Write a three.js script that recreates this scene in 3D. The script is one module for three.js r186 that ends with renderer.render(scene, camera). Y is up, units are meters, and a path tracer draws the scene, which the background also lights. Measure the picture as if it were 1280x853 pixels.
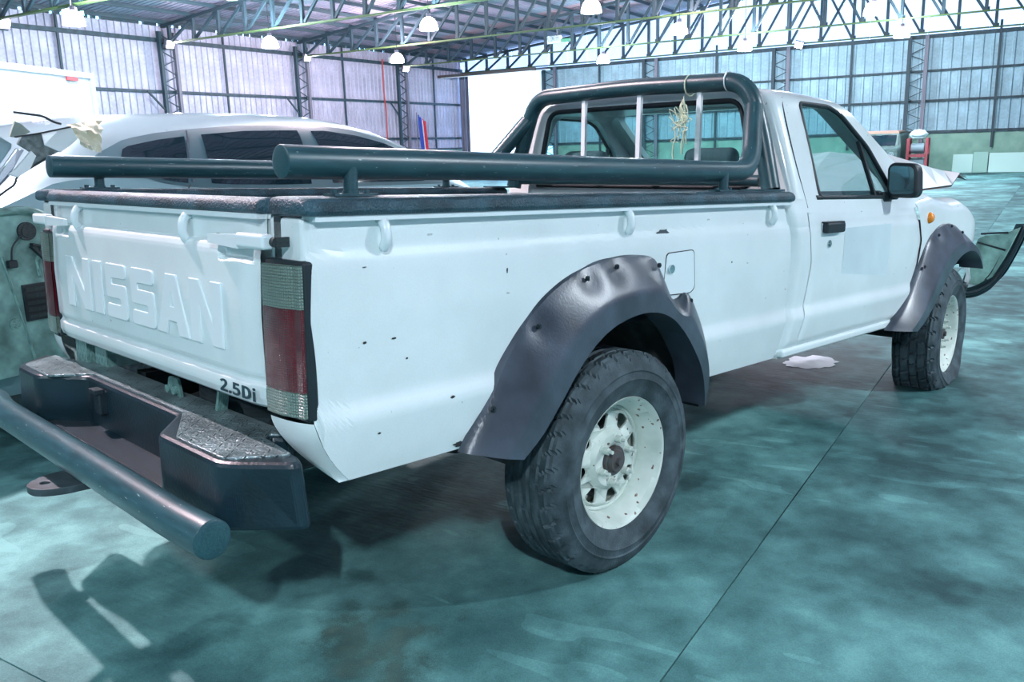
import * as THREE from 'three';
import { mergeGeometries, mergeVertices, toCreasedNormals } from 'three/addons/utils/BufferGeometryUtils.js';
import { RoundedBoxGeometry } from 'three/addons/geometries/RoundedBoxGeometry.js';
import { TextGeometry } from 'three/addons/geometries/TextGeometry.js';
import { FontLoader } from 'three/addons/loaders/FontLoader.js';
import { Sky } from 'three/addons/objects/Sky.js';
import { Brush, Evaluator, SUBTRACTION, INTERSECTION } from 'three-bvh-csg';

// ---------------------------------------------------------------- camera, sky, sun, exposure
const scene = new THREE.Scene();
const renderer = new THREE.WebGLRenderer({ antialias: true });
renderer.toneMapping = THREE.LinearToneMapping;
renderer.toneMappingExposure = 0.34;
renderer.shadowMap.enabled = true;
renderer.shadowMap.type = THREE.PCFSoftShadowMap;

const camera = new THREE.PerspectiveCamera(2 * Math.atan(426.5 / 1077.6) * 180 / Math.PI, 1280 / 853, 0.05, 300);
{
  const yaw = 0.78378, pitch = -0.21962, roll = -0.03027;
  const fw = new THREE.Vector3(Math.cos(pitch) * Math.sin(yaw), Math.sin(pitch), -Math.cos(pitch) * Math.cos(yaw));
  const r = new THREE.Vector3().crossVectors(fw, new THREE.Vector3(0, 1, 0)).normalize();
  const u = new THREE.Vector3().crossVectors(r, fw);
  const c = Math.cos(roll), s = Math.sin(roll);
  const r2 = r.clone().multiplyScalar(c).addScaledVector(u, s), u2 = u.clone().multiplyScalar(c).addScaledVector(r, -s);
  camera.quaternion.setFromRotationMatrix(new THREE.Matrix4().makeBasis(r2, u2, fw.clone().negate()));
  camera.position.set(-2.0754, 1.3605, 2.4419);
}
const HALL_TURN = 13 * Math.PI / 180;
const inHall = (a, y, w) => new THREE.Vector3(a, y, w).applyAxisAngle(new THREE.Vector3(0, 1, 0), HALL_TURN);

const sky = new Sky();
sky.name = 'sky'; sky.scale.setScalar(1000);
const sunDir = inHall(-0.45, 0.82, -0.25).normalize();
sky.material.uniforms.sunPosition.value.copy(sunDir);
sky.material.uniforms.turbidity.value = 6; sky.material.uniforms.rayleigh.value = 1.2;
sky.material.uniforms.mieCoefficient.value = 0.006; sky.material.uniforms.mieDirectionalG.value = 0.7;
scene.add(sky);
scene.environmentIntensity = 3.6;
const sun = new THREE.DirectionalLight(0xfff2e2, 4);
sun.position.copy(inHall(40, 0, -20).addScaledVector(sunDir, 60)); sun.target.position.copy(inHall(40, 0, -20));
sun.castShadow = true; sun.shadow.mapSize.set(2048, 2048);
Object.assign(sun.shadow.camera, { left: -45, right: 45, top: 45, bottom: -45, near: 1, far: 140 });
scene.add(sun, sun.target);

// ---------------------------------------------------------------- helpers
let seed = 20417;
const rnd = () => { seed = (seed * 1664525 + 1013904223) >>> 0; return seed / 4294967296; };
const rr = (a, b) => a + (b - a) * rnd();
const V = (x, y, z) => new THREE.Vector3(x, y, z);
const lerp = (a, b, t) => a + (b - a) * t;
const clamp01 = (t) => Math.max(0, Math.min(1, t));
const sstep = (a, b, x) => { const t = clamp01((x - a) / (b - a)); return t * t * (3 - 2 * t); };
// piecewise-linear curve through [x, y] knots
const knots = (pts) => (x) => {
  if (x <= pts[0][0]) return pts[0][1];
  for (let i = 1; i < pts.length; i++) if (x <= pts[i][0]) return lerp(pts[i - 1][1], pts[i][1], (x - pts[i - 1][0]) / (pts[i][0] - pts[i - 1][0]));
  return pts[pts.length - 1][1];
};
const names = new Map();
const numbered = (n) => { const k = names.get(n) || 0; names.set(n, k + 1); return k ? n + '_' + String(k).padStart(3, '0') : n; };
function mesh(name, geo, mat, parent, label) {
  const m = new THREE.Mesh(geo, mat);
  m.name = parent ? name : numbered(name);
  m.castShadow = m.receiveShadow = true;
  if (label) m.userData.label = label;
  (parent || scene).add(m);
  return m;
}
function thing(name, label, category, pos, turn = 0, group) {
  const g = new THREE.Group(); g.name = numbered(name); g.userData = { label, category };
  if (group) g.userData.group = group;
  if (pos) g.position.copy(pos);
  g.rotation.y = turn; scene.add(g); return g;
}
function tag(o, label, category, group) { o.userData.label = label; o.userData.category = category; if (group) o.userData.group = group; return o; }
function structure(name, label, category, turn = HALL_TURN) {
  const g = new THREE.Group(); g.name = numbered(name); g.rotation.y = turn;
  g.userData = { kind: 'structure', label, category }; scene.add(g); return g;
}
const place = (geo, x = 0, y = 0, z = 0, rx = 0, ry = 0, rz = 0) => {
  geo.applyMatrix4(new THREE.Matrix4().compose(V(x, y, z), new THREE.Quaternion().setFromEuler(new THREE.Euler(rx, ry, rz)), V(1, 1, 1))); return geo;
};
const box = (x, y, z, w, h, d, rx = 0, ry = 0, rz = 0) => place(new THREE.BoxGeometry(w, h, d), x, y, z, rx, ry, rz);
const rbox = (x, y, z, w, h, d, r = 0.01, rx = 0, ry = 0, rz = 0) => place(new RoundedBoxGeometry(w, h, d, 3, Math.min(r, w / 2.01, h / 2.01, d / 2.01)), x, y, z, rx, ry, rz);
const cyl = (x, y, z, r, h, axis = 'y', seg = 20, r2 = r) => place(new THREE.CylinderGeometry(r2, r, h, seg), x, y, z, axis === 'z' ? Math.PI / 2 : 0, 0, axis === 'x' ? Math.PI / 2 : 0);
function bar(p, q, w, d = w) {               // square bar between two points
  const len = p.distanceTo(q), g = new THREE.BoxGeometry(w, len, d);
  const m = new THREE.Matrix4().compose(p.clone().add(q).multiplyScalar(0.5), new THREE.Quaternion().setFromUnitVectors(V(0, 1, 0), q.clone().sub(p).normalize()), V(1, 1, 1));
  g.applyMatrix4(m); return g;
}
function rod(p, q, r, seg = 10) {
  const len = p.distanceTo(q), g = new THREE.CylinderGeometry(r, r, len, seg);
  g.applyMatrix4(new THREE.Matrix4().compose(p.clone().add(q).multiplyScalar(0.5), new THREE.Quaternion().setFromUnitVectors(V(0, 1, 0), q.clone().sub(p).normalize()), V(1, 1, 1)));
  return g;
}
// tube through points with rounded corners and closed ends
function pipe(pts, r, corner = 0.1, seg = 18, caps = true) {
  const path = new THREE.CurvePath();
  let last = pts[0].clone();
  for (let i = 1; i < pts.length - 1; i++) {
    const p = pts[i], a = pts[i - 1].clone().sub(p), b = pts[i + 1].clone().sub(p);
    const c = Math.min(corner, a.length() * 0.48, b.length() * 0.48);
    const s = p.clone().addScaledVector(a.normalize(), c), e = p.clone().addScaledVector(b.normalize(), c);
    path.add(new THREE.LineCurve3(last, s)); path.add(new THREE.QuadraticBezierCurve3(s, p, e)); last = e;
  }
  path.add(new THREE.LineCurve3(last, pts[pts.length - 1].clone()));
  const n = Math.max(24, pts.length * 22), parts = [];
  const g = new THREE.TubeGeometry(path, n, r, seg, false); parts.push(g);
  if (caps) for (const [p, q] of [[pts[0], pts[1]], [pts[pts.length - 1], pts[pts.length - 2]]]) {
    const d = p.clone().sub(q).normalize(), cg = new THREE.SphereGeometry(r, seg, 6, 0, Math.PI * 2, 0, Math.PI / 2);
    cg.scale(1, 0.12, 1);
    cg.applyMatrix4(new THREE.Matrix4().compose(p, new THREE.Quaternion().setFromUnitVectors(V(0, 1, 0), d), V(1, 1, 1))); parts.push(cg);
  }
  return mergeGeometries(parts.map(flat));
}
const flat = (g) => { const k = g.index ? g.toNonIndexed() : g; for (const n of Object.keys(k.attributes)) if (!['position', 'normal', 'uv'].includes(n)) k.deleteAttribute(n); k.morphAttributes = {}; return k; };
const merge = (list) => mergeGeometries(list.map(flat));
// grid of points rows[i][j] = [x, y, z]
function grid(rows, flip = false) {
  const n = rows.length, m = rows[0].length, pos = [], uv = [], idx = [];
  for (let i = 0; i < n; i++) for (let j = 0; j < m; j++) { pos.push(...rows[i][j]); uv.push(j / (m - 1), i / (n - 1)); }
  for (let i = 0; i < n - 1; i++) for (let j = 0; j < m - 1; j++) {
    const a = i * m + j, b = a + 1, c = a + m, d = c + 1;
    if (flip) idx.push(a, c, b, b, c, d); else idx.push(a, b, c, b, d, c);
  }
  const g = new THREE.BufferGeometry();
  g.setAttribute('position', new THREE.Float32BufferAttribute(pos, 3)); g.setAttribute('uv', new THREE.Float32BufferAttribute(uv, 2));
  g.setIndex(idx); g.computeVertexNormals(); return g;
}
// closed solid from rings (each an array of [x,y,z], same count), ends fanned
function solid(rings, crease = 0.6) {
  const n = rings.length, m = rings[0].length, pos = [], idx = [];
  for (const r of rings) for (const p of r) pos.push(...p);
  for (let i = 0; i < n - 1; i++) for (let j = 0; j < m; j++) {
    const a = i * m + j, b = i * m + (j + 1) % m, c = a + m, d = b + m; idx.push(a, c, b, b, c, d);
  }
  for (const [row, f] of [[0, 1], [n - 1, 0]]) {
    const c = [0, 1, 2].map((k) => rings[row].reduce((s, p) => s + p[k], 0) / m), ci = pos.length / 3; pos.push(...c);
    for (let j = 0; j < m; j++) { const a = row * m + j, b = row * m + (j + 1) % m; if (f) idx.push(a, b, ci); else idx.push(b, a, ci); }
  }
  let vol = 0; const P = (k) => V(pos[k * 3], pos[k * 3 + 1], pos[k * 3 + 2]);
  for (let i = 0; i < idx.length; i += 3) vol += P(idx[i]).dot(P(idx[i + 1]).cross(P(idx[i + 2])));
  if (vol < 0) for (let i = 0; i < idx.length; i += 3) [idx[i], idx[i + 1]] = [idx[i + 1], idx[i]];
  let g = new THREE.BufferGeometry();
  g.setAttribute('position', new THREE.Float32BufferAttribute(pos, 3)); g.setIndex(idx);
  g = toCreasedNormals(g, crease); return metreUV(g);
}
// uv in metres from the dominant direction of each face
function metreUV(g, k = 1) {
  if (g.index) g = g.toNonIndexed();
  if (!g.attributes.normal) g.computeVertexNormals();
  const p = g.attributes.position, uv = new Float32Array(p.count * 2), a = V(), b = V(), c = V();
  for (let i = 0; i < p.count; i += 3) {
    a.fromBufferAttribute(p, i); b.fromBufferAttribute(p, i + 1); c.fromBufferAttribute(p, i + 2);
    const n = b.clone().sub(a).cross(c.clone().sub(a)), ax = Math.abs(n.x), ay = Math.abs(n.y), az = Math.abs(n.z);
    for (const [q, o] of [[a, 0], [b, 1], [c, 2]]) {
      const [s, t] = ax >= ay && ax >= az ? [q.z, q.y] : ay >= az ? [q.x, q.z] : [q.x, q.y];
      uv[(i + o) * 2] = s * k; uv[(i + o) * 2 + 1] = t * k;
    }
  }
  g.setAttribute('uv', new THREE.BufferAttribute(uv, 2)); return g;
}
const shapeOf = (pts) => { const s = new THREE.Shape(); pts.forEach(([x, y], i) => (i ? s.lineTo(x, y) : s.moveTo(x, y))); s.closePath(); return s; };
// polygon with rounded corners
function roundShape(pts, r, Type = THREE.Shape) {
  const s = new Type(), n = pts.length;
  for (let i = 0; i < n; i++) {
    const p = new THREE.Vector2(...pts[i]), a = new THREE.Vector2(...pts[(i + n - 1) % n]).sub(p), b = new THREE.Vector2(...pts[(i + 1) % n]).sub(p);
    const k = Math.min(r, a.length() * 0.45, b.length() * 0.45), u = p.clone().addScaledVector(a.normalize(), k), v = p.clone().addScaledVector(b.normalize(), k);
    if (i) s.lineTo(u.x, u.y); else s.moveTo(u.x, u.y);
    s.quadraticCurveTo(p.x, p.y, v.x, v.y);
  }
  s.closePath(); return s;
}
const extrude = (shape, depth, bevel = 0, seg = 8) => new THREE.ExtrudeGeometry(shape, { depth, steps: 1, curveSegments: seg, bevelEnabled: bevel > 0, bevelSize: bevel, bevelThickness: bevel, bevelSegments: 2 });
const spline = (pts, n) => new THREE.CatmullRomCurve3(pts.map(([x, y, z = 0]) => V(x, y, z)), false, 'centripetal').getSpacedPoints(n);

// ---------------------------------------------------------------- textures
const hash = (x, y, s) => { let h = Math.imul(x | 0, 374761393) ^ Math.imul(y | 0, 668265263) ^ Math.imul(s | 0, 1442695041); h = Math.imul(h ^ (h >>> 13), 1274126177); return ((h ^ (h >>> 16)) >>> 0) / 4294967296; };
function noise(x, y, per, s) {                // tileable value noise
  const ix = Math.floor(x), iy = Math.floor(y), fx = x - ix, fy = y - iy, u = fx * fx * (3 - 2 * fx), v = fy * fy * (3 - 2 * fy), w = (k) => ((k % per) + per) % per;
  return lerp(lerp(hash(w(ix), w(iy), s), hash(w(ix + 1), w(iy), s), u), lerp(hash(w(ix), w(iy + 1), s), hash(w(ix + 1), w(iy + 1), s), u), v);
}
function fbm(u, v, f, oct, s) { let t = 0, a = 0.5, n = 0; for (let i = 0; i < oct; i++) { t += a * noise(u * f, v * f, f, s + i); n += a; a *= 0.5; f *= 2; } return t / n; }
function texture(size, fn, color = true, repeat = 1) {
  const d = new Uint8Array(size * size * 4);
  for (let y = 0; y < size; y++) for (let x = 0; x < size; x++) {
    const c = fn(x / size, y / size), i = (y * size + x) * 4;
    for (let k = 0; k < 3; k++) d[i + k] = Math.max(0, Math.min(255, Math.round(255 * (Array.isArray(c) ? c[k] : c))));
    d[i + 3] = 255;
  }
  const t = new THREE.DataTexture(d, size, size); t.wrapS = t.wrapT = THREE.RepeatWrapping; t.magFilter = THREE.LinearFilter; t.minFilter = THREE.LinearMipmapLinearFilter; t.generateMipmaps = true;
  if (color) t.colorSpace = THREE.SRGBColorSpace;
  t.repeat.set(repeat, repeat); t.needsUpdate = true; return t;
}
const mix3 = (a, b, t) => a.map((x, i) => lerp(x, b[i], t));

// ---------------------------------------------------------------- materials
const std = (color, roughness = 0.6, o = {}) => new THREE.MeshStandardMaterial({ color, roughness, ...o });
const phys = (color, roughness, o = {}) => new THREE.MeshPhysicalMaterial({ color, roughness, ...o });
const texFloor = texture(2048, (u, v) => {
  const a = fbm(u, v, 4, 6, 11), b = fbm(u, v, 14, 5, 31), c = fbm(u, v, 60, 4, 41), g = hash(u * 2048, v * 2048, 5);
  const w = u + 0.03 * (fbm(u, v, 6, 3, 77) - 0.5), z = v + 0.05 * (fbm(u, v, 5, 3, 99) - 0.5);
  let t = 0.56 + 1.5 * (a - 0.5) + 0.9 * (b - 0.5) + 0.55 * (c - 0.5) + 0.22 * (g - 0.5) + 0.16 * (noise((w + z) * 48, (z - w) * 12, 96, 60) - 0.5);
  const rub = noise(w * 90, z * 22, 90, 8) * fbm(u, v, 10, 3, 140); if (rub > 0.50) t += 0.16;
  const dark = fbm(u, v, 18, 4, 210); if (dark > 0.66) t -= 0.20 * Math.min(1, (dark - 0.66) * 14);
  return mix3([0.115, 0.265, 0.275], [0.465, 0.69, 0.68], clamp01(t));
});
const bumpFloor = texture(1024, (u, v) => 0.5 + 0.4 * (fbm(u, v, 32, 5, 120) - 0.5) + 0.25 * (noise(u * 260, v * 60, 520, 41) - 0.5), false);
const texOil = texture(512, (u, v) => {
  const t = clamp01(0.5 + 1.4 * (fbm(u, v, 6, 5, 300) - 0.5) + 0.25 * (hash(u * 512, v * 512, 9) - 0.5)); return mix3([0.24, 0.33, 0.31], [0.42, 0.53, 0.50], t);
});
const texPaint = texture(1024, (u, v) => {
  const a = fbm(u, v, 5, 5, 400), s = hash(u * 1024, v * 1024, 71), c = fbm(u, v, 60, 2, 450);
  let t = 0.93 + 0.10 * (a - 0.5) + 0.03 * (s - 0.5); if (c > 0.93) t *= 0.8;
  return [t * 0.95, t * 1.0, t * 1.0];
});
const texGrime = texture(512, (u, v) => { const t = clamp01(0.5 + 1.3 * (fbm(u, v, 8, 5, 500) - 0.5)); return [lerp(0.55, 1, t), lerp(0.58, 1, t), lerp(0.58, 1, t)]; });
const texRim = texture(512, (u, v) => {
  const c = fbm(u, v, 30, 3, 610), a = fbm(u, v, 6, 4, 630); const base = mix3([0.66, 0.72, 0.68], [0.90, 0.93, 0.90], a);
  return c > 0.815 ? [0.38, 0.31, 0.26] : c > 0.785 ? [0.58, 0.53, 0.46] : base;
});
const texRubber = texture(512, (u, v) => { const t = fbm(u, v, 10, 5, 700); return mix3([0.13, 0.185, 0.205], [0.31, 0.375, 0.40], clamp01(0.5 + 1.6 * (t - 0.5))); });
const texTube = texture(512, (u, v) => { const t = fbm(u, v, 14, 4, 750), c = fbm(u, v, 50, 2, 770); return c > 0.885 ? [0.62, 0.70, 0.70] : mix3([0.10, 0.235, 0.265], [0.20, 0.37, 0.40], t); });
const bumpLeather = texture(512, (u, v) => fbm(u, v, 60, 3, 810), false);
const bumpPlate = texture(512, (u, v) => {     // raised tread bars, turned left and right in turn
  const n = 8, i = Math.floor(u * n), j = Math.floor(v * n), x = u * n - i - 0.5, y = v * n - j - 0.5, k = (i + j) % 2 ? 1 : -1;
  const p = (x + k * y) * 0.707, q = (x - k * y) * 0.707; return Math.abs(p) < 0.30 && Math.abs(q) < 0.075 ? 0.5 + 0.5 * (1 - Math.abs(q) / 0.075) : 0.3 * fbm(u, v, 40, 2, 9);
}, false);
const bumpLens = texture(256, (u, v) => { const n = 16, x = (u * n) % 1, y = (v * n) % 1; return Math.min(1, Math.min(x, 1 - x, y, 1 - y) * 5); }, false);
const texSheet = texture(512, (u, v) => { const t = fbm(u, v, 6, 5, 900), s = fbm(u * 1, v, 40, 2, 930); const k = 0.80 + 0.22 * (t - 0.5) + 0.10 * (s - 0.5); return [k, k * 1.0, k * 1.02]; });
const texRust = texture(512, (u, v) => { const t = fbm(u, v, 8, 5, 950); return mix3([0.30, 0.34, 0.36], [0.40, 0.27, 0.20], sstep(0.5, 0.7, t)); });
const texWallPaint = texture(512, (u, v) => { const t = fbm(u, v, 6, 5, 970), s = hash(u * 512, v * 512, 3); return mix3([0.42, 0.56, 0.51], [0.58, 0.72, 0.66], clamp01(t + 0.12 * (s - 0.5))); });
const withRepeat = (t, r) => { const c = t.clone(); c.repeat.set(r, r); c.needsUpdate = true; return c; };

const M = {
  floor: std(0xffffff, 0.68, { map: withRepeat(texFloor, 1 / 5), bumpMap: withRepeat(bumpFloor, 1 / 3), bumpScale: 0.004 }),
  joint: std(0x6f9090, 0.9),
  oil: std(0xffffff, 0.45, { map: withRepeat(texOil, 1.2), bumpMap: withRepeat(bumpFloor, 1 / 2), bumpScale: 0.002 }),
  sheetLeft: std(0xdedcf0, 0.5, { map: withRepeat(texSheet, 0.4) }),
  sheetBack: std(0xbfe6f2, 0.5, { map: withRepeat(texSheet, 0.4) }),
  gable: new THREE.MeshPhysicalMaterial({ color: 0xf6f2ff, roughness: 1, transmission: 0.8, thickness: 0, side: THREE.DoubleSide }),
  block: std(0xffffff, 0.85, { map: withRepeat(texWallPaint, 0.5) }),
  roofA: std(0xa49fb4, 0.6, { map: withRepeat(texSheet, 0.3) }),
  roofB: std(0xb59aa4, 0.6, { map: withRepeat(texSheet, 0.3) }),
  roofC: std(0x95a3b4, 0.6, { map: withRepeat(texSheet, 0.3) }),
  steel: std(0x37505c, 0.6, { map: withRepeat(texGrime, 0.7) }),
  steelPale: std(0x8a8797, 0.55, { map: withRepeat(texGrime, 0.7) }),
  chord: std(0x55703f, 0.6, { map: withRepeat(texGrime, 0.7) }),
  white: phys(0xffffff, 0.34, { map: withRepeat(texPaint, 0.8), clearcoat: 0.7, clearcoatRoughness: 0.10 }),
  whitePlain: phys(0xe6f3f5, 0.38, { clearcoat: 0.5, clearcoatRoughness: 0.15 }),
  silver: phys(0x9fb9c1, 0.34, { metalness: 0.35, clearcoat: 0.9, clearcoatRoughness: 0.06, map: withRepeat(texPaint, 0.7) }),
  blackPlastic: std(0x1d3742, 0.34, { map: withRepeat(texGrime, 1.1), bumpMap: withRepeat(bumpLeather, 3), bumpScale: 0.0006 }),
  capPlastic: std(0x3a5f6d, 0.46, { bumpMap: withRepeat(bumpLeather, 5), bumpScale: 0.0035, map: withRepeat(texGrime, 2) }),
  flare: phys(0x475361, 0.36, { map: withRepeat(texGrime, 1.6), bumpMap: withRepeat(bumpLeather, 4), bumpScale: 0.0004, clearcoat: 0.45, clearcoatRoughness: 0.34 }),
  tube: phys(0xffffff, 0.34, { map: withRepeat(texTube, 2), clearcoat: 0.25, clearcoatRoughness: 0.35 }),
  plate: std(0xa9bdc0, 0.30, { metalness: 0.5, bumpMap: withRepeat(bumpPlate, 4.2), bumpScale: 0.008, map: withRepeat(texGrime, 2) }),
  rubber: std(0xffffff, 0.72, { map: withRepeat(texRubber, 2), bumpMap: withRepeat(bumpLeather, 4), bumpScale: 0.001 }),
  gasket: std(0x16242a, 0.5),
  rim: phys(0xffffff, 0.45, { map: withRepeat(texRim, 2.2) }),
  rust: std(0xffffff, 0.75, { map: withRepeat(texRust, 4), metalness: 0.2 }),
  dark: std(0x3d484b, 0.8), underseal: std(0x55585a, 0.9, { map: withRepeat(texGrime, 3) }),
  chassis: std(0x3f4a4d, 0.8, { map: withRepeat(texGrime, 2) }),
  glass: phys(0xd2ecec, 0.03, { transmission: 1, thickness: 0, ior: 1.5 }),
  privacy: phys(0x122630, 0.05, { clearcoat: 1, clearcoatRoughness: 0.02, specularIntensity: 1 }),
  mirror: std(0xb8ccd0, 0.04, { metalness: 1 }),
  chrome: std(0xc8d4d6, 0.2, { metalness: 1 }),
  lensClear: phys(0x8ba196, 0.18, { clearcoat: 1, clearcoatRoughness: 0.05, bumpMap: withRepeat(bumpLens, 9), bumpScale: 0.008 }),
  lensRed: phys(0x640f1f, 0.2, { clearcoat: 1, clearcoatRoughness: 0.05, bumpMap: withRepeat(bumpLens, 11), bumpScale: 0.002 }),
  amber: phys(0xf08a12, 0.2, { clearcoat: 1, clearcoatRoughness: 0.05 }),
  primer: std(0x8ab8b2, 0.6, { map: withRepeat(texGrime, 2) }),
  cloth: std(0x5d6f74, 0.95), dash: std(0x27363b, 0.7),
  rope: std(0xd3e0c4, 0.9),
};

// ---------------------------------------------------------------- hall: floor, walls, roof (hall axes: a along the left wall, w away from it)
const W_LEFT = -23.55, W_RIGHT = 11.55, W_RIDGE = -6, A_BACK = 34, A_REAR = -13.5, Y_EAVE = 5.72, Y_RIDGE = 7.45, Y_CHORD = 5.06;
const roofY = (w) => lerp(Y_RIDGE, Y_EAVE, Math.abs(w - W_RIDGE) / 17.55);
{
  const floor = structure('floor', 'worn teal-grey concrete slab floor with saw-cut joints', 'floor');
  mesh('floor_base', box(10, -0.2, -6, 48.6, 0.2, 36), M.joint, floor);
  const as = [], ws = [];
  for (let a = -13.5; a < 34.6; a += 6) as.push(a);
  for (let w = 1.16 - 4.84 * 5; w < 12; w += 4.84) ws.push(w);
  ws.unshift(-23.7); ws[ws.length - 1] = Math.min(ws[ws.length - 1], 11.7); if (ws[ws.length - 1] < 11.6) ws.push(11.7);
  for (let i = 0; i + 1 < as.length; i++) for (let j = 0; j + 1 < ws.length; j++) {
    const g = 0.0022, w = as[i + 1] - as[i] - 2 * g, d = ws[j + 1] - ws[j] - 2 * g;
    const s = metreUV(new THREE.BoxGeometry(w, 0.1, d)); const uv = s.attributes.uv, du = rnd(), dv = rnd();
    for (let k = 0; k < uv.count; k++) uv.setXY(k, uv.getX(k) + du * 5, uv.getY(k) + dv * 5);
    const m = mesh('slab', s, M.floor, floor); m.position.set((as[i] + as[i + 1]) / 2, -0.05, (ws[j] + ws[j + 1]) / 2);
  }
  // old oil stain soaked into the concrete: ragged, speckled film
  const cut = texture(512, (u, v) => { const d = Math.hypot(u - 0.5, v - 0.5) * 2; return clamp01((0.80 - d + 1.5 * (fbm(u, v, 8, 5, 1003) - 0.5)) * 1.5 + 0.7 * (hash(u * 512, v * 512, 21) - 0.5)) * 0.75; }, false);
  const sm = std(0xffffff, 0.5, { map: texOil, alphaMap: cut, transparent: true });
  const s = mesh('oil_stain', place(new THREE.PlaneGeometry(0.62, 0.56), 0, 0, 0, -Math.PI / 2), sm); s.position.set(-0.86, 0.0012, 0.60); s.rotation.y = 0.5;
  tag(s, 'dark mossy oil stain on concrete floor before the rear wheel', 'stain');
}
// ribbed cladding: one sheet 1 m wide, h tall, ribs standing, facing +z
function ribbed(width, h, pitch = 0.25, depth = 0.04, t = 0.006) {
  const f = [], n = Math.round(width / pitch);
  for (let i = 0; i < n; i++) { const x = i * pitch; f.push([x, 0], [x + pitch * 0.62, 0], [x + pitch * 0.70, depth], [x + pitch * 0.92, depth]); }
  f.push([width, 0]);
  const b = f.map(([x, y]) => [x, y - t]).reverse();
  const g = extrude(shapeOf([...f, ...b].map(([x, y]) => [x, -y])), h); g.rotateX(-Math.PI / 2);
  return metreUV(g);
}
{
  const L = structure('wall_left', 'lavender ribbed metal cladding wall with dark girts', 'wall');
  const top = Y_EAVE - 0.09, g = ribbed(1, top - 1.4);
  for (let a = 9; a < 34; a++) { const s = mesh('cladding_sheet', g, M.sheetLeft, L); s.position.set(a, 1.4, W_LEFT - 0.02); }
  { const s = mesh('cladding_run', ribbed(22.5, top - 1.4), M.sheetLeft, L); s.position.set(A_REAR, 1.4, W_LEFT - 0.02); }
  mesh('block_plinth', metreUV(box(10.25, 0.7, W_LEFT - 0.06, 47.5, 1.44, 0.14)), M.block, L);
  for (const [y, h] of [[5.17, 0.13], [3.54, 0.09], [1.95, 0.09], [1.46, 0.06]]) mesh('girt', metreUV(box(10.25, y, W_LEFT + 0.08, 47.5, h, 0.08)), M.steel, L);
  for (const a of [13.2, 19.3, 25.4, 31.6]) mesh('mullion', box(a, 3.55, W_LEFT + 0.10, 0.07, 4.2, 0.05), M.steel, L);
  // roof-edge closure strip with daylight gaps between the roof ribs
  const bl = []; for (let a = A_REAR; a < 34; a += 0.3) { const gap = a > 7 && a < 30 && rnd() < 0.55 ? rr(0.10, 0.16) : 0; bl.push(box(a + (0.3 - gap) / 2, Y_EAVE - 0.045, W_LEFT, 0.3 - gap, 0.10, 0.10)); }
  mesh('eave_closure', merge(bl), M.steel, L);

  const B = structure('wall_back', 'pale cyan ribbed metal cladding above a green painted block plinth', 'wall');
  const bh = 4.88 - 1.42, gb = ribbed(1, bh, 0.333, 0.04); gb.rotateY(-Math.PI / 2);
  for (let w = -19.0; w < 11.4; w++) { const s = mesh('cladding_sheet', gb, M.sheetBack, B); s.position.set(A_BACK + 0.02, 1.42, w); }
  mesh('block_plinth', metreUV(box(A_BACK + 0.05, 0.72, -3.4, 0.16, 1.44, 30)), M.block, B);
  for (const [y, h] of [[4.93, 0.14], [3.71, 0.08], [2.64, 0.08], [1.51, 0.09]]) mesh('girt', metreUV(box(A_BACK - 0.08, y, -3.4, 0.08, h, 30)), M.steel, B);
  for (const w of [-15.9, -10.5, -5.15, -0.17, 4.8]) mesh('mullion', box(A_BACK - 0.10, 3.1, w, 0.05, 4.4, 0.08), M.steel, B);
  // translucent gable sheets
  for (let w = W_LEFT; w < W_RIGHT - 0.2; w += 1.0) {
    const w1 = Math.min(w + 0.98, W_RIGHT), rows = [[], []];
    for (let i = 0; i <= 12; i++) { const z = lerp(w, w1, i / 12), d = i % 3 === 2 ? 0.03 : 0; rows[0].push([A_BACK + d, 4.98, z]); rows[1].push([A_BACK + d, roofY(z) - 0.02, z]); }
    mesh('gable_sheet', grid(rows), M.gable, B);
  }
  const R = structure('wall_right', 'ribbed metal side wall behind the viewer', 'wall');
  { const s = mesh('cladding_run', ribbed(47.5, Y_EAVE), M.sheetLeft, R); s.rotation.y = Math.PI; s.position.set(A_BACK, 0, W_RIGHT); }
  const F = structure('wall_front', 'ribbed metal end wall behind the viewer', 'wall');
  { const s = mesh('cladding_run', ribbed(35, Y_EAVE), M.sheetBack, F); s.rotation.y = Math.PI / 2; s.position.set(A_REAR, 0, W_RIGHT);
    const gs = shapeOf([[W_LEFT, Y_EAVE], [W_RIGHT, Y_EAVE], [W_RIDGE, Y_RIDGE]]); const gg = extrude(gs, 0.05); gg.rotateY(-Math.PI / 2); mesh('gable', place(gg, A_REAR, 0, 0), M.sheetBack, F); }

  const C = structure('ceiling', 'corrugated metal roof on dark steel purlins', 'ceiling');
  const len = 17.9, slope = Math.atan2(Y_RIDGE - Y_EAVE, 17.55), rs = ribbed(1, len, 0.2, 0.03);  // x across, y along the slope
  const mats = [M.roofA, M.roofA, M.roofC, M.roofA, M.roofB, M.roofA, M.roofC];
  for (let a = A_REAR; a < 34; a++) for (const s of [-1, 1]) {
    const m = mesh('roof_sheet', rs, mats[Math.floor(rnd() * mats.length)], C);
    // lay the sheet: local y runs from the ridge down the slope
    const dir = V(0, -Math.sin(slope), s * Math.cos(slope)), nx = V(s > 0 ? -1 : 1, 0, 0), nz = new THREE.Vector3().crossVectors(nx, dir);
    m.quaternion.setFromRotationMatrix(new THREE.Matrix4().makeBasis(nx, dir, nz));
    m.position.set(s > 0 ? a + 1 : a, Y_RIDGE + 0.05, W_RIDGE);
  }
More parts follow.
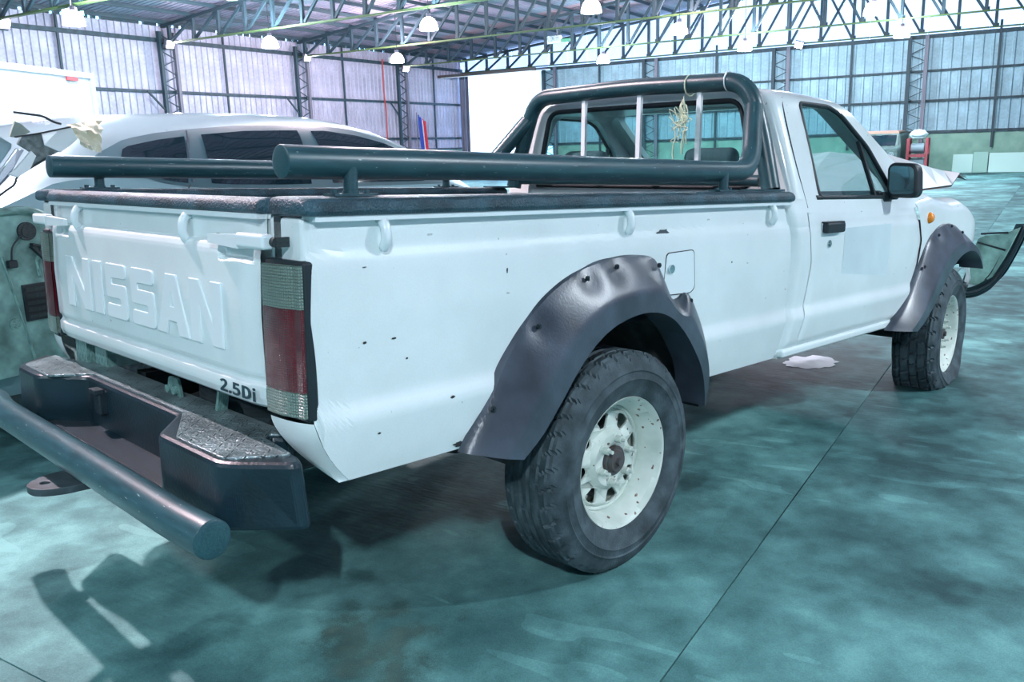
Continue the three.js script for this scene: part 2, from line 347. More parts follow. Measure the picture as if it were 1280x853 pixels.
  mesh('ridge_cap', merge([box(10.25, Y_RIDGE + 0.03, W_RIDGE - 0.2, 47.6, 0.02, 0.5, -slope), box(10.25, Y_RIDGE + 0.03, W_RIDGE + 0.2, 47.6, 0.02, 0.5, slope)]), M.roofA, C);
  for (const s of [-1, 1]) for (let k = 0; k < 15; k++) { const d = 0.35 + k * 1.2; mesh('purlin', box(10.25, Y_RIDGE - 0.05 - d * Math.tan(slope), W_RIDGE + s * d, 47.4, 0.11, 0.07), M.steel, C); }
}
// roof trusses
{
  const proto = new THREE.Group(), ys = (w) => roofY(w) - 0.14;
  const hw = 17.4, n = 29, step = 2 * hw / n;
  mesh('bottom_chord', box(0, Y_CHORD, W_RIDGE, 0.14, 0.045, 2 * hw), M.chord, proto);
  for (const s of [-1, 1]) mesh('top_chord', bar(V(0, ys(W_RIDGE + s * hw), W_RIDGE + s * hw), V(0, ys(W_RIDGE), W_RIDGE), 0.12, 0.10), M.steel, proto);
  const nodes = []; for (let w = W_RIDGE - hw + 0.35; w < W_RIDGE + hw; w += 1.195) nodes.push(w);
  nodes.forEach((w, i) => {
    mesh('vertical', bar(V(0, Y_CHORD, w), V(0, ys(w), w), 0.10, 0.10), M.steel, proto);
    mesh('gusset', box(0, Y_CHORD + 0.06, w, 0.03, 0.12, 0.20), M.steel, proto);
    const nx = nodes[i + 1], pv = nodes[i - 1];
    if (w < W_RIDGE - 0.1 && nx !== undefined) mesh('diagonal', bar(V(0, Y_CHORD + 0.03, w + 0.04), V(0, ys(nx) - 0.02, nx), 0.07, 0.08), M.steel, proto);
    if (w > W_RIDGE + 0.1 && pv !== undefined) mesh('diagonal', bar(V(0, Y_CHORD + 0.03, w - 0.04), V(0, ys(pv) - 0.02, pv), 0.07, 0.08), M.steel, proto);
  });
  const labels = { 10.7: 'roof truss over the white box truck', 16.8: 'roof truss with green chord meeting the second wall column', 22.9: 'roof truss carrying the white emergency light box', 29.0: 'roof truss next to last before the back wall', 33.8: 'roof truss against the translucent white gable' };
  for (const a of [10.7, 16.8, 22.9, 29.0, 33.8]) {
    const t = proto.clone(); t.name = numbered('roof_truss'); t.position.copy(inHall(a, 0, 0)); t.rotation.y = HALL_TURN;
    t.userData = { label: labels[a], category: 'truss', group: 'steel roof trusses' }; scene.add(t);
  }
}
// lattice columns
{
  const column = (h, along) => {
    const g = new THREE.Group(), S = 0.29, P = (s, y) => (along === 'a' ? V(s, y, 0) : V(0, y, s));
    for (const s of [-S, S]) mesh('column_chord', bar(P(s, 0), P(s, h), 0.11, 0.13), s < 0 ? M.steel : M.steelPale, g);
    let k = 0; for (let y = 0.15; y < h - 0.3; y += 0.26, k++) mesh('lacing', bar(P(k % 2 ? S : -S, y), P(k % 2 ? -S : S, y + 0.26), 0.03, 0.03), M.steel, g);
    return g;
  };
  const pL = column(Y_EAVE - 0.3, 'a'), pB = column(4.95, 'w');
  const LA = [[10.7, 'behind the box truck'], [16.85, 'between the box truck and the silver car'], [22.9, 'behind the silver car roof'], [29.05, 'beside the red conduit and flag']];
  for (const [a, l] of LA) {
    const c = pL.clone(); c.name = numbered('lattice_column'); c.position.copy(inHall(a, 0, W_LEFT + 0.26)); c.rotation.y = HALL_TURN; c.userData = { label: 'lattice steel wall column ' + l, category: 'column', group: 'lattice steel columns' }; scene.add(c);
    const m = mesh('knee_brace', bar(V(-0.95, 3.54, 0), V(-0.3, 2.9, 0), 0.05), M.steel, c);
  }
  const LB = [[-18.4, 'at the edge of the bright doorway'], [-13.4, 'on the back wall behind the cab roof, farther from the floodlight'], [-7.8, 'on the back wall below the floodlight'], [-2.8, 'rising above the red machine by the back wall']];
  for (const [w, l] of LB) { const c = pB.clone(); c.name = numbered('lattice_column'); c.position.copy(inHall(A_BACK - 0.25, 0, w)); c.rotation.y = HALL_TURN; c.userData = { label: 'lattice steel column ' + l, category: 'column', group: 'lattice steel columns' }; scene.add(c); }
  const post = thing('corner_post', 'grey steel corner post beside the bright doorway', 'post', inHall(A_BACK - 0.35, 0, W_LEFT + 0.42), HALL_TURN);
  mesh('post_web', box(0, 2.5, 0, 0.30, 5, 0.05), M.steelPale, post); for (const s of [-1, 1]) mesh('post_flange', box(s * 0.15, 2.5, 0, 0.03, 5, 0.30), M.steelPale, post);
}
// doorway: tilted-up door leaf, yard, white building outside
{
  const d = structure('door_1', 'tilted-up metal gate leaf above the bright doorway', 'door');
  mesh('door_leaf', box(33.1, 4.83, -20.9, 2.0, 0.05, 5.0, 0, 0, 0.10), M.whitePlain, d);
  mesh('door_rail', box(32.15, 4.80, -20.9, 0.12, 0.12, 5.4), M.rust, d);
  for (const w of [-23.2, -22, -20.9, -19.7, -18.6]) mesh('door_rib', box(33.1, 4.90, w, 2.0, 0.06, 0.06, 0, 0, 0.10), M.steelPale, d);
  mesh('door_header', box(33.9, 4.95, -21, 0.12, 0.10, 5.2), M.steel, d);
  const y = structure('yard', 'sunlit pale concrete yard outside the doorway', 'ground');
  mesh('yard_slab', box(45, -0.06, -18, 21.5, 0.1, 50), std(0xc9c5bd, 0.9), y);
  const o = thing('outbuilding', 'white rendered building across the sunlit yard', 'building', inHall(46, 0, -24), HALL_TURN);
  mesh('render_wall', box(0.5, 3.5, 0, 1, 7, 34), std(0xf4f1ec, 0.9), o);
  mesh('name_plate', box(-0.03, 4.45, -3.0, 0.05, 0.45, 1.05), std(0xa88a72, 0.8), o);
  mesh('door_frame', box(-0.03, 1.5, -2.9, 0.08, 3.0, 2.2), std(0x9fa6bd, 0.7), o);
  mesh('door_window', box(-0.08, 1.7, -2.9, 0.04, 1.9, 1.5), M.privacy, o);
  mesh('door_sign', box(-0.10, 2.75, -2.75, 0.04, 0.25, 0.7), std(0x4a5fd0, 0.6), o);
  mesh('eave_board', box(-0.1, 5.3, 0, 0.25, 0.12, 34), std(0xd9cdbf, 0.8), o);
}
// ---------------------------------------------------------------- lamps
const glow = new THREE.MeshStandardMaterial({ color: 0xffffff, roughness: 0.6, emissive: 0xfff6ff, emissiveIntensity: 14 });
const glowSpot = new THREE.MeshStandardMaterial({ color: 0xffffff, emissive: 0xf4ecff, emissiveIntensity: 120 });
const COOL = 0xe4f1fc, PINK = 0xffe2ea;
{
  const dome = new THREE.LatheGeometry([[0.24, 0], [0.245, 0.03], [0.235, 0.10], [0.20, 0.20], [0.14, 0.28], [0.06, 0.32], [0.0, 0.325]].map((p) => new THREE.Vector2(...p)), 28);
  const cap = merge([cyl(0, 0.36, 0, 0.06, 0.10), cyl(0, 0.43, 0, 0.012, 0.06)]);
  const lamp = (a, b, I, tint, label, y = 4.42) => {
    const t = thing('high_bay_lamp', label, 'lamp', inHall(a, y, -b), 0, 'white dome high-bay lamps');
    mesh('lamp_dome', dome, glow, t); mesh('lamp_cap', cap, M.steelPale, t);
    mesh('lamp_cord', cyl(0, 0.46 + (roofY(-b) + 0.03 - y - 0.46) / 2, 0, 0.008, roofY(-b) + 0.03 - y - 0.46), M.dark, t);
    const l = new THREE.SpotLight(tint, I, 0, 1.35, 0.5, 2); l.position.set(0, -0.06, 0); l.target.position.set(0, -4, 0);
    l.castShadow = true; l.shadow.radius = 2.5; l.name = 'lamp_light'; t.add(l, l.target);
    const up = new THREE.PointLight(tint, I * 0.5, 0, 2); up.position.set(0, 0.12, 0); up.castShadow = true; up.shadow.radius = 3; up.name = 'dome_light'; t.add(up);
  };
  const list = [
    [9.94, 17.5, 494, COOL, 'dome lamp hanging over the white box truck'], [16.1, 17.75, 494, COOL, 'dome lamp hanging between the two wall floodlights over the silver car'], [22.2, 18.0, 494, PINK, 'dome lamp above the small floodlight by the red conduit'],
    [16.35, 12.2, 260, COOL, 'dome lamp below the green truss chord, over the doorway view'], [16.7, 7.7, 200, COOL, 'dome lamp at the upper edge beside the emergency light box'], [22.1, 7.6, 220, PINK, 'dome lamp washed out before the bright gable'],
    [28.3, 13.0, 300, COOL, 'dome lamp hanging before the back wall cladding above the cab'], [28.3, 2.6, 300, COOL, 'dome lamp before the gable above the red machine'], [28.3, 7.6, 300, COOL, 'dome lamp before the gable next to the back wall floodlight'],
    [22.1, 2.4, 180, COOL, 'dome lamp over the open floor beyond the cab'], [16, 2.4, 130, COOL, 'dome lamp over the open floor beyond the front bumper'], [9.9, 12.2, 220, COOL, 'dome lamp over the floor behind the silver car'], [9.9, 7.6, 130, COOL, 'dome lamp over the floor past the silver car bonnet'],
    [9.9, 2.6, 110, COOL, 'dome lamp over the floor ahead of the pickup'], [10, -4, 130, COOL, 'dome lamp over the floor on the mirror side of the pickup'],
    [-0.6, 3.2, 235, PINK, 'dome lamp over the far side of the pickup bed'], [4.6, 3.2, 120, PINK, 'dome lamp over the far side of the pickup bonnet'], [4.6, 9, 170, COOL, 'dome lamp over the silver car'],
    [-6.2, 3.0, 110, COOL, 'dome lamp behind the pickup tailgate'], [-5.6, -4.2, 265, COOL, 'dome lamp behind the viewer'], [2.8, -6.4, 270, COOL, 'dome lamp to the mirror side, behind the viewer'],
  ];
  for (const l of list) lamp(...l);
  const flood = (a, y, w, I, dirA, dirW, label) => {
    const t = thing('floodlight', label, 'floodlight', inHall(a, y, w), HALL_TURN, 'wall floodlights');
    const q = new THREE.Quaternion().setFromUnitVectors(V(0, 0, 1), V(dirA, -0.35, dirW).normalize()), g = new THREE.Group();
    const put = (geo) => { geo.applyQuaternion(q); return geo; };
    mesh('housing', put(rbox(0, 0, -0.06, 0.34, 0.28, 0.12, 0.02)), M.steelPale, t); mesh('lamp_glass', put(rbox(0, 0, 0.01, 0.28, 0.22, 0.03, 0.01)), glowSpot, t); mesh('bracket', put(box(0, -0.18, -0.06, 0.3, 0.03, 0.05)), M.dark, t);
    const l = new THREE.SpotLight(0xf1e6ff, I, 0, 1.2, 0.6, 2), d = V(0, 0, 1).applyQuaternion(q); l.position.copy(d.clone().multiplyScalar(0.08)); l.target.position.copy(d.clone().multiplyScalar(5));
    l.castShadow = true; l.shadow.radius = 7; l.name = 'flood_light'; t.add(l, l.target);
  };
  flood(11.45, 5.12, W_LEFT + 0.55, 260, 0.25, 1, 'floodlight on the wall above the white box truck');
  flood(16.75, 5.0, W_LEFT + 0.55, 260, 0.1, 1, 'floodlight on the column right of the white box truck');
  flood(22.95, 5.0, W_LEFT + 0.55, 260, 0, 1, 'floodlight on the column behind the silver car roof');
  flood(29.0, 4.95, W_LEFT + 0.55, 260, -0.2, 1, 'floodlight on the column beside the red conduit');
  flood(A_BACK - 0.5, 4.98, -7.07, 600, -1, 0.1, 'floodlight on the back wall under the gable');
}

// ---------------------------------------------------------------- the white pickup (own axes: x forward from the rear axle, z to its right side)
const font = await new FontLoader().loadAsync('fonts/droid/droid_sans_bold.typeface.json');
const T = thing('pickup_truck', 'white single-cab pickup with black fender flares, roll bar and crashed front', 'pickup truck', V(0, 0, -0.03));
T.rotation.z = -0.0485;
const BACK = new THREE.Matrix4().makeBasis(V(0, 0, 1), V(0, 1, 0), V(-1, 0, 0));   // drawings on the tailgate: right = z, up = y, out = -x
const mirrorZ = (g) => { const k = g.clone(); k.scale(1, 1, -1); const p = k.index; if (p) { const a = p.array; for (let i = 0; i < a.length; i += 3) { const t = a[i]; a[i] = a[i + 1]; a[i + 1] = t; } } else for (const n of Object.keys(k.attributes)) { const at = k.attributes[n], z = at.itemSize, a = at.array; for (let i = 0; i < at.count; i += 3) for (let c = 0; c < z; c++) { const t = a[i * z + c]; a[i * z + c] = a[(i + 1) * z + c]; a[(i + 1) * z + c] = t; } } return k; };
const both = (name, geo, mat, label) => [mesh(name, geo, mat, T, label), mesh(name, mirrorZ(geo), mat, T, label)];
const zSide = knots([[0.540, 0.822], [0.556, 0.830], [0.60, 0.840], [0.69, 0.855], [0.705, 0.8565], [0.72, 0.853], [0.748, 0.8425], [0.76, 0.8425], [0.82, 0.846], [0.95, 0.852], [1.06, 0.849], [1.085, 0.846], [1.10, 0.8385], [1.14, 0.838], [1.18, 0.836]]);
const sheet = (rows, flip) => { const g = grid(rows, flip); return metreUV(toCreasedNormals(g, 0.35)); };
// ---- bed sides (the front edge bows forward at mid height)
const bedFront = knots([[0.55, 0.000], [0.62, 0.022], [0.75, 0.048], [0.92, 0.058], [1.04, 0.050], [1.12, 0.020], [1.18, -0.010]]);
const bedBottom = (x) => {
  if (x < -1.03) { const t = Math.pow(clamp01((x + 1.124) / 0.098), 0.62); return 0.715 - 0.159 * t; }
  const r = 0.47 * 0.47 - x * x; return r > 0 ? Math.max(0.556, 0.40 + Math.sqrt(r)) : 0.556;
};
{
  const rows = [], xs = []; for (let i = 0; i <= 110; i++) xs.push(lerp(-1.124, 1.035, i / 110));
  for (let j = 0; j <= 46; j++) rows.push(xs.map((x) => {
    const y = lerp(bedBottom(x), 1.178, j / 46), round = x < -1.112 ? 0.008 * Math.pow((-1.112 - x) / 0.012, 2) : x > 1.01 ? 0.02 * Math.pow((x - 1.01) / 0.025, 2) : 0;
    return [x + bedFront(y) * clamp01((x - 0.6) / 0.435), y, zSide(y) - round];
  }));
  both('bed_side', sheet(rows), M.white);
  // front return of the bed side
  const fr = []; for (let j = 0; j <= 20; j++) { const y = lerp(0.556, 1.178, j / 20); const e = 1.035 + bedFront(y); fr.push([[e, y, zSide(y) - 0.02], [e + 0.002, y, zSide(y) - 0.06], [e + 0.002, y, 0.70]]); }
  both('bed_front_return', sheet(fr), M.white);
  // skirt under the tail lamp
  const sk = []; for (let j = 0; j <= 18; j++) { const t = j / 18, y = 0.715 - 0.159 * t, xb = -1.124 + 0.098 * Math.pow(t, 1 / 0.62), zi = 0.702 + 0.125 * Math.pow(t, 1.7), rd = xb < -1.112 ? 0.008 * Math.pow((-1.112 - xb) / 0.012, 2) : 0, row = []; for (let i = 0; i <= 10; i++) { const q = i / 10; row.push([xb - 0.026 * (1 - q * q * q), y, lerp(zi, zSide(y) - rd - 0.0015, q)]); } sk.push(row); }
  both('corner_skirt', sheet(sk, true), M.white);
  both('corner_post', rbox(-1.105, 0.945, 0.766, 0.05, 0.46, 0.138, 0.012), M.white);
  // fuel flap with lock on the right side
  const fl = place(extrude(roundShape([[0.200, 0.888], [0.215, 1.022], [0.372, 1.026], [0.384, 0.900], [0.36, 0.884]], 0.018), 0.0015, 0.0006), 0, 0, 0.8505);
  mesh('fuel_flap_seam', place(extrude(roundShape([[0.197, 0.885], [0.212, 1.0255], [0.375, 1.0295], [0.3875, 0.897], [0.362, 0.8805]], 0.020), 0.0032), 0, 0, 0.8492), M.gasket, T);
  const ff = mesh('fuel_flap', fl, M.whitePlain, T); mesh('lock', cyl(0.235, 0.972, 0.858, 0.014, 0.008, 'z'), M.chrome, ff);
  // chipped paint spots
  const chip = (x, y, rx, ry, sd) => { if (sd > 4) { rx *= 0.6; ry *= 0.6; } const p = []; for (let i = 0; i < 18; i++) { const t = i / 18 * Math.PI * 2, k = 0.7 + 0.5 * hash(i, sd, 3); p.push([Math.cos(t) * rx * k, Math.sin(t) * ry * k]); } return place(extrude(shapeOf(p), 0.0008), x, y, zSide(y) + 0.0012); };
  mesh('paint_chip', chip(0.20, 1.093, 0.035, 0.009, 4), M.rust, T, 'rusty chip in the white paint');
  for (const g of [chip(-0.985, 0.885, 0.010, 0.005, 5), chip(-0.90, 0.885, 0.012, 0.004, 6), chip(-0.86, 0.83, 0.006, 0.004, 8), chip(-0.72, 0.71, 0.012, 0.007, 7), chip(-0.52, 1.02, 0.003, 0.012, 10), chip(-0.98, 1.06, 0.012, 0.002, 11), chip(0.62, 0.97, 0.006, 0.005, 12), chip(-0.95, 0.66, 0.008, 0.004, 13), chip(-0.68, 0.572, 0.035, 0.010, 14), chip(-0.66, 0.566, 0.05, 0.008, 15)]) mesh('paint_chip', g, M.chassis, T);
}
// ---- bed interior
{
  const p = [box(-0.05, 0.80, 0, 2.16, 0.03, 1.46), box(-0.05, 0.985, 0.735, 2.16, 0.38, 0.03), box(-0.05, 0.985, -0.735, 2.16, 0.38, 0.03), box(1.0, 0.97, 0, 0.04, 0.38, 1.46)];
  for (let i = -6; i <= 6; i++) p.push(box(-0.05, 0.82, i * 0.11, 2.1, 0.015, 0.05));
  for (const s of [-1, 1]) p.push(rbox(0, 0.93, s * 0.62, 0.9, 0.26, 0.24, 0.05));
  mesh('bed_liner', merge(p), M.blackPlastic, T);
}
// ---- bed caps
{
  const prof = roundShape([[0.715, 1.178], [0.868, 1.178], [0.871, 1.200], [0.856, 1.216], [0.73, 1.220], [0.712, 1.205]], 0.012);
  const sidecap = () => { const g = new THREE.ExtrudeGeometry(prof, { depth: 2.150, steps: 60, curveSegments: 6, bevelEnabled: true, bevelSize: 0.008, bevelThickness: 0.02, bevelSegments: 4, bevelOffset: -0.008 }); g.rotateY(Math.PI / 2); g.scale(1, 1, -1); return g; };
  let g = sidecap(); g.translate(-1.122, 0, 0);
  { const p = g.attributes.position; for (let i = 0; i < p.count; i++) { p.setX(i, p.getX(i)); } }
  g = metreUV(flipWinding(g)); both('bed_cap', g, M.capPlastic, 'grained black plastic bed rail cap');
  both('cap_lip', box(-0.04, 1.172, 0.848, 2.14, 0.012, 0.022), M.whitePlain);
  const tc = new THREE.ExtrudeGeometry(roundShape([[-1.160, 1.180], [-1.06, 1.180], [-1.06, 1.214], [-1.13, 1.217], [-1.157, 1.207]], 0.012), { depth: 1.375, steps: 40, curveSegments: 6, bevelEnabled: true, bevelSize: 0.006, bevelThickness: 0.008, bevelSegments: 3, bevelOffset: -0.006 });
  tc.translate(0, 0, -0.6875); mesh('tailgate_cap', metreUV(tc), M.capPlastic, T, 'grained black plastic tailgate cap');
  mesh('tailgate_cap_lip', box(-1.112, 1.174, 0, 0.085, 0.012, 1.375), M.whitePlain, T);
}
function flipWinding(g) { if (g.index) g = g.toNonIndexed(); for (const n of Object.keys(g.attributes)) { const at = g.attributes[n], z = at.itemSize, a = at.array; for (let i = 0; i < at.count; i += 3) for (let c = 0; c < z; c++) { const t = a[i * z + c]; a[i * z + c] = a[(i + 1) * z + c]; a[(i + 1) * z + c] = t; } } return toCreasedNormals(g, 0.7); }
// ---- rope hooks: flattened curved tabs
{
  const hook = () => { const c = [[0, 0, 0], [0.012, -0.004, 0], [0.022, -0.020, 0], [0.024, -0.045, 0], [0.016, -0.062, 0]]; const g = new THREE.TubeGeometry(new THREE.CatmullRomCurve3(c.map((p) => V(...p))), 14, 0.012, 8, false); g.scale(1, 1, 1.1); return merge([g, place(new THREE.SphereGeometry(0.012, 8, 6), 0.016, -0.062, 0)]); };
  const hg = hook();
  for (const x of [-0.925, 0.005, 0.9]) for (const s of [-1, 1]) { const h = mesh('rope_hook', hg, M.whitePlain, T); h.position.set(x, 1.166, s * 0.838); h.rotation.y = s > 0 ? -Math.PI / 2 : Math.PI / 2; }
  for (const z of [-0.434, 0.325]) { const h = mesh('rope_hook', hg, M.whitePlain, T); h.position.set(-1.138, 1.168, z); h.rotation.y = Math.PI; }
}
// ---- tailgate
{
  const xT = (y, z) => {
    const az = Math.abs(z), ledge = sstep(0.60, 0.685, az) * -0.012;
    let x = knots([[0.722, -1.150], [0.732, -1.164], [0.750, -1.171], [0.776, -1.171], [0.784, -1.162], [0.794, -1.162], [0.803, -1.170], [0.95, -1.174], [1.088, -1.169], [1.102, -1.165], [1.112, -1.150], [1.18, -1.147]])(y);
    const pocket = sstep(0.505, 0.525, az) * (1 - sstep(0.645, 0.66, az)) * sstep(1.064, 1.076, y);
    x = lerp(x, -1.146, pocket * (y < 1.112 ? 1 : 0));
    return x + 0.008 - ledge * 0.9;
  };
  const ys = []; for (let i = 0; i <= 92; i++) ys.push(lerp(0.722, 1.178, i / 92));
  const rows = ys.map((y) => { const r = []; for (let i = 0; i <= 120; i++) { const z = lerp(-0.69, 0.69, i / 120); r.push([xT(y, z), y, z]); } return r; });
  const tg = mesh('tailgate', sheet(rows), M.white, T, 'white tailgate with embossed lettering');
  mesh('inner_skin', box(-1.105, 0.95, 0, 0.03, 0.45, 1.38), M.white, tg);
  // embossed letters
  const h = 0.158, N = (w) => [[0, 0], [0, h], [0.050, h], [w - 0.048, 0.055], [w - 0.048, h], [w, h], [w, 0], [w - 0.050, 0], [0.048, h - 0.055], [0.048, 0]];
  const S = (w, s = 0.038, m = 0.079) => [[w, h], [0, h], [0, m - s / 2], [w - s, m - s / 2], [w - s, s], [0, s], [0, 0], [w, 0], [w, m + s / 2], [s, m + s / 2], [s, h - s], [w, h - s]];
  const letter = (shape, z) => { const g = extrude(shape, 0.0015, 0.0022, 5); g.applyMatrix4(BACK); g.translate(-1.1655, 0.850, z); const m = mesh('embossed_letter', metreUV(g), M.whitePlain, tg); return m; };
  letter(shapeOf(N(0.195)), -0.53); letter(shapeOf([[0, 0], [0, h], [0.062, h], [0.062, 0]]), -0.298);
  letter(roundShape(S(0.145), 0.013), -0.200); letter(roundShape(S(0.148), 0.013), -0.013);
  const A = shapeOf([[0, 0], [0.062, h], [0.122, h], [0.184, 0], [0.132, 0], [0.118, 0.036], [0.066, 0.036], [0.052, 0]]); const hole = new THREE.Path(); hole.moveTo(0.080, 0.072); hole.lineTo(0.106, 0.072); hole.lineTo(0.093, 0.118); hole.closePath(); A.holes.push(hole);
  letter(A, 0.155); letter(shapeOf(N(0.165)), 0.357);
  const bt = new TextGeometry('2.5Di', { font, size: 0.031, depth: 0.0015, curveSegments: 4, bevelEnabled: false }); bt.computeBoundingBox(); bt.scale(0.176 / (bt.boundingBox.max.x), 1, 1); bt.applyMatrix4(BACK); bt.translate(-1.1632, 0.740, 0.484);
  mesh('badge', bt, std(0x1f3d45, 0.5), tg, 'dark badge reading 2.5Di');
  for (const s of [-1, 1]) {
    const l = mesh('latch_lever', merge([solidTaper(), rbox(-1.172, 1.121, 0.704, 0.030, 0.034, 0.125, 0.008)].map((g) => (s < 0 ? mirrorZ(flat(g)) : g))), M.whitePlain, T, 'white tailgate latch lever');
    mesh('latch_pin', merge([cyl(-1.160, 1.121, s * 0.773, 0.011, 0.016, 'z', 12), box(-1.145, 1.121, s * 0.780, 0.035, 0.022, 0.008)]), M.chassis, l);
  }
  function solidTaper() { const ring = (z, w, hh) => [[-1.172 - w, 1.117 - hh, z], [-1.172 - w, 1.117 + hh, z], [-1.172 + w, 1.117 + hh, z], [-1.172 + w, 1.117 - hh, z]]; return solid([ring(0.490, 0.006, 0.010), ring(0.57, 0.010, 0.013), ring(0.648, 0.013, 0.016)], 0.3); }
}
// ---- tail lamps
for (const s of [1, -1]) {
  const put = (g) => { g = flat(g); g.translate(0.020, 0, 0); const p = g.attributes.position; for (let i = 0; i < p.count; i++) p.setX(i, p.getX(i) + 0.013 * (p.getZ(i) - 0.70) / 0.14); return s > 0 ? g : mirrorZ(g); };
  const lamp = mesh('tail_lamp', put(rbox(-1.154, 0.900, 0.771, 0.030, 0.364, 0.147, 0.010)), M.gasket, T, 'dark framed tail lamp');
  const lens = (name, y0, y1, mat, l) => { const rows = []; for (let j = 0; j <= 4; j++) { const r = []; for (let i = 0; i <= 8; i++) { const t = i / 8; r.push([-1.176 - 0.010 * Math.sin(Math.PI * (0.15 + 0.7 * t)) + 0.012 * Math.pow(t, 6), lerp(y0, y1, j / 4), lerp(0.706, 0.839, t)]); } rows.push(r); } const g = grid(rows); mesh(name, put(merge([metreUV(g.toNonIndexed()), metreUV(box(-1.172, (y0 + y1) / 2, 0.7725, 0.012, y1 - y0, 0.133))])), mat, lamp, l); };
  lens('reverse_lens', 0.976, 1.072, M.lensClear, 'clear ribbed lens'); lens('brake_lens', 0.788, 0.975, M.lensRed, 'dark red lens'); lens('indicator_lens', 0.729, 0.787, M.lensClear, 'clear lower lens');
}
// ---- step bumper with diamond plate and lower push tube
{
  const half = [[-1.060, 0.60], [-1.064, 0.645], [-1.105, 0.605], [-1.130, 0.635], [-1.140, 0.70], [-1.150, 0.80], [-1.165, 0.835], [-1.262, 0.735], [-1.282, 0.70], [-1.284, 0.465], [-1.172, 0.325]];
  const skew = (z) => (Math.abs(z) < 0.47 ? z - 0.06 : z);
  const outline = [...half.map(([x, z]) => [x, skew(z)]), ...half.slice().reverse().map(([x, z]) => [x, skew(-z)])];
  const up = (g, y) => { g.rotateX(Math.PI / 2); g.translate(0, y, 0); return g; };                // shape (x, z) -> plan, depth goes down
  const body = up(extrude(roundShape(outline, 0.022), 0.140, 0.012), 0.622);
  { const p = body.attributes.position; for (let i = 0; i < p.count; i++) { const y = p.getY(i), z = p.getZ(i), t = clamp01((0.625 - y) / 0.15); if (Math.abs(z) > 0.72) { p.setX(i, p.getX(i) + 0.015 * t * (Math.abs(z) - 0.72) / 0.1); } } body.computeVertexNormals(); }
  const b = mesh('rear_step_bumper', metreUV(body), M.blackPlastic, T, 'black step bumper');
  mesh('lower_shelf', rbox(-1.222, 0.478, -0.06, 0.115, 0.014, 0.92, 0.004), M.blackPlastic, b);
  const plate = (pts) => metreUV(up(extrude(roundShape(pts, 0.012), 0.004, 0.002), 0.637));
  const R = [[-1.064, 0.325], [-1.062, 0.60], [-1.064, 0.643], [-1.105, 0.605], [-1.130, 0.632], [-1.137, 0.695], [-1.150, 0.785], [-1.256, 0.715], [-1.273, 0.69], [-1.275, 0.470], [-1.166, 0.328]];
  mesh('step_plate', plate(R.map(([x, z]) => [x, skew(z)])), M.plate, b, 'checker-plate step'); mesh('step_plate', plate(R.map(([x, z]) => [x, skew(-z)])), M.plate, b, 'checker-plate step');
  mesh('centre_plate', plate([[-1.064, -0.382], [-1.064, 0.262], [-1.162, 0.262], [-1.162, -0.382]]), M.plate, b);
  mesh('plate_lamp', merge([rbox(-1.192, 0.575, -0.25, 0.03, 0.075, 0.05, 0.006), rbox(-1.205, 0.612, -0.25, 0.03, 0.016, 0.055, 0.004)]), M.blackPlastic, b);
  mesh('rubber_buffer', cyl(-1.25, 0.545, 0.372, 0.022, 0.03, 'z'), M.gasket, b);
  const tube = mesh('push_tube', pipe([V(-1.33, 0.488, -0.86), V(-1.357, 0.492, -0.70), V(-1.358, 0.492, 0.64), V(-1.35, 0.492, 0.785)], 0.045, 0.12, 24), M.tube, T, 'dark round push tube below the bumper');
  for (const s of [-1, 1]) mesh('tube_bracket', box(-1.24, 0.452, s * 0.62, 0.17, 0.03, 0.05), M.chassis, tube);
  const tongue = roundShape([[-1.46, -0.035], [-1.455, 0.03], [-1.40, 0.062], [-1.20, 0.075], [-1.20, -0.09], [-1.39, -0.085]], 0.03), ho = new THREE.Path(); ho.absarc(-1.415, -0.012, 0.016, 0, Math.PI * 2); tongue.holes.push(ho);
  mesh('tow_tongue', metreUV(place(up(extrude(tongue, 0.016, 0.003), 0.405), 0, 0, -0.09)), std(0x4d5f66, 0.6, { map: withRepeat(texGrime, 3) }), T, 'grey steel tow tongue with a pin hole');
  mesh('tongue_web', box(-1.27, 0.43, -0.09, 0.14, 0.06, 0.02), M.chassis, T);
}
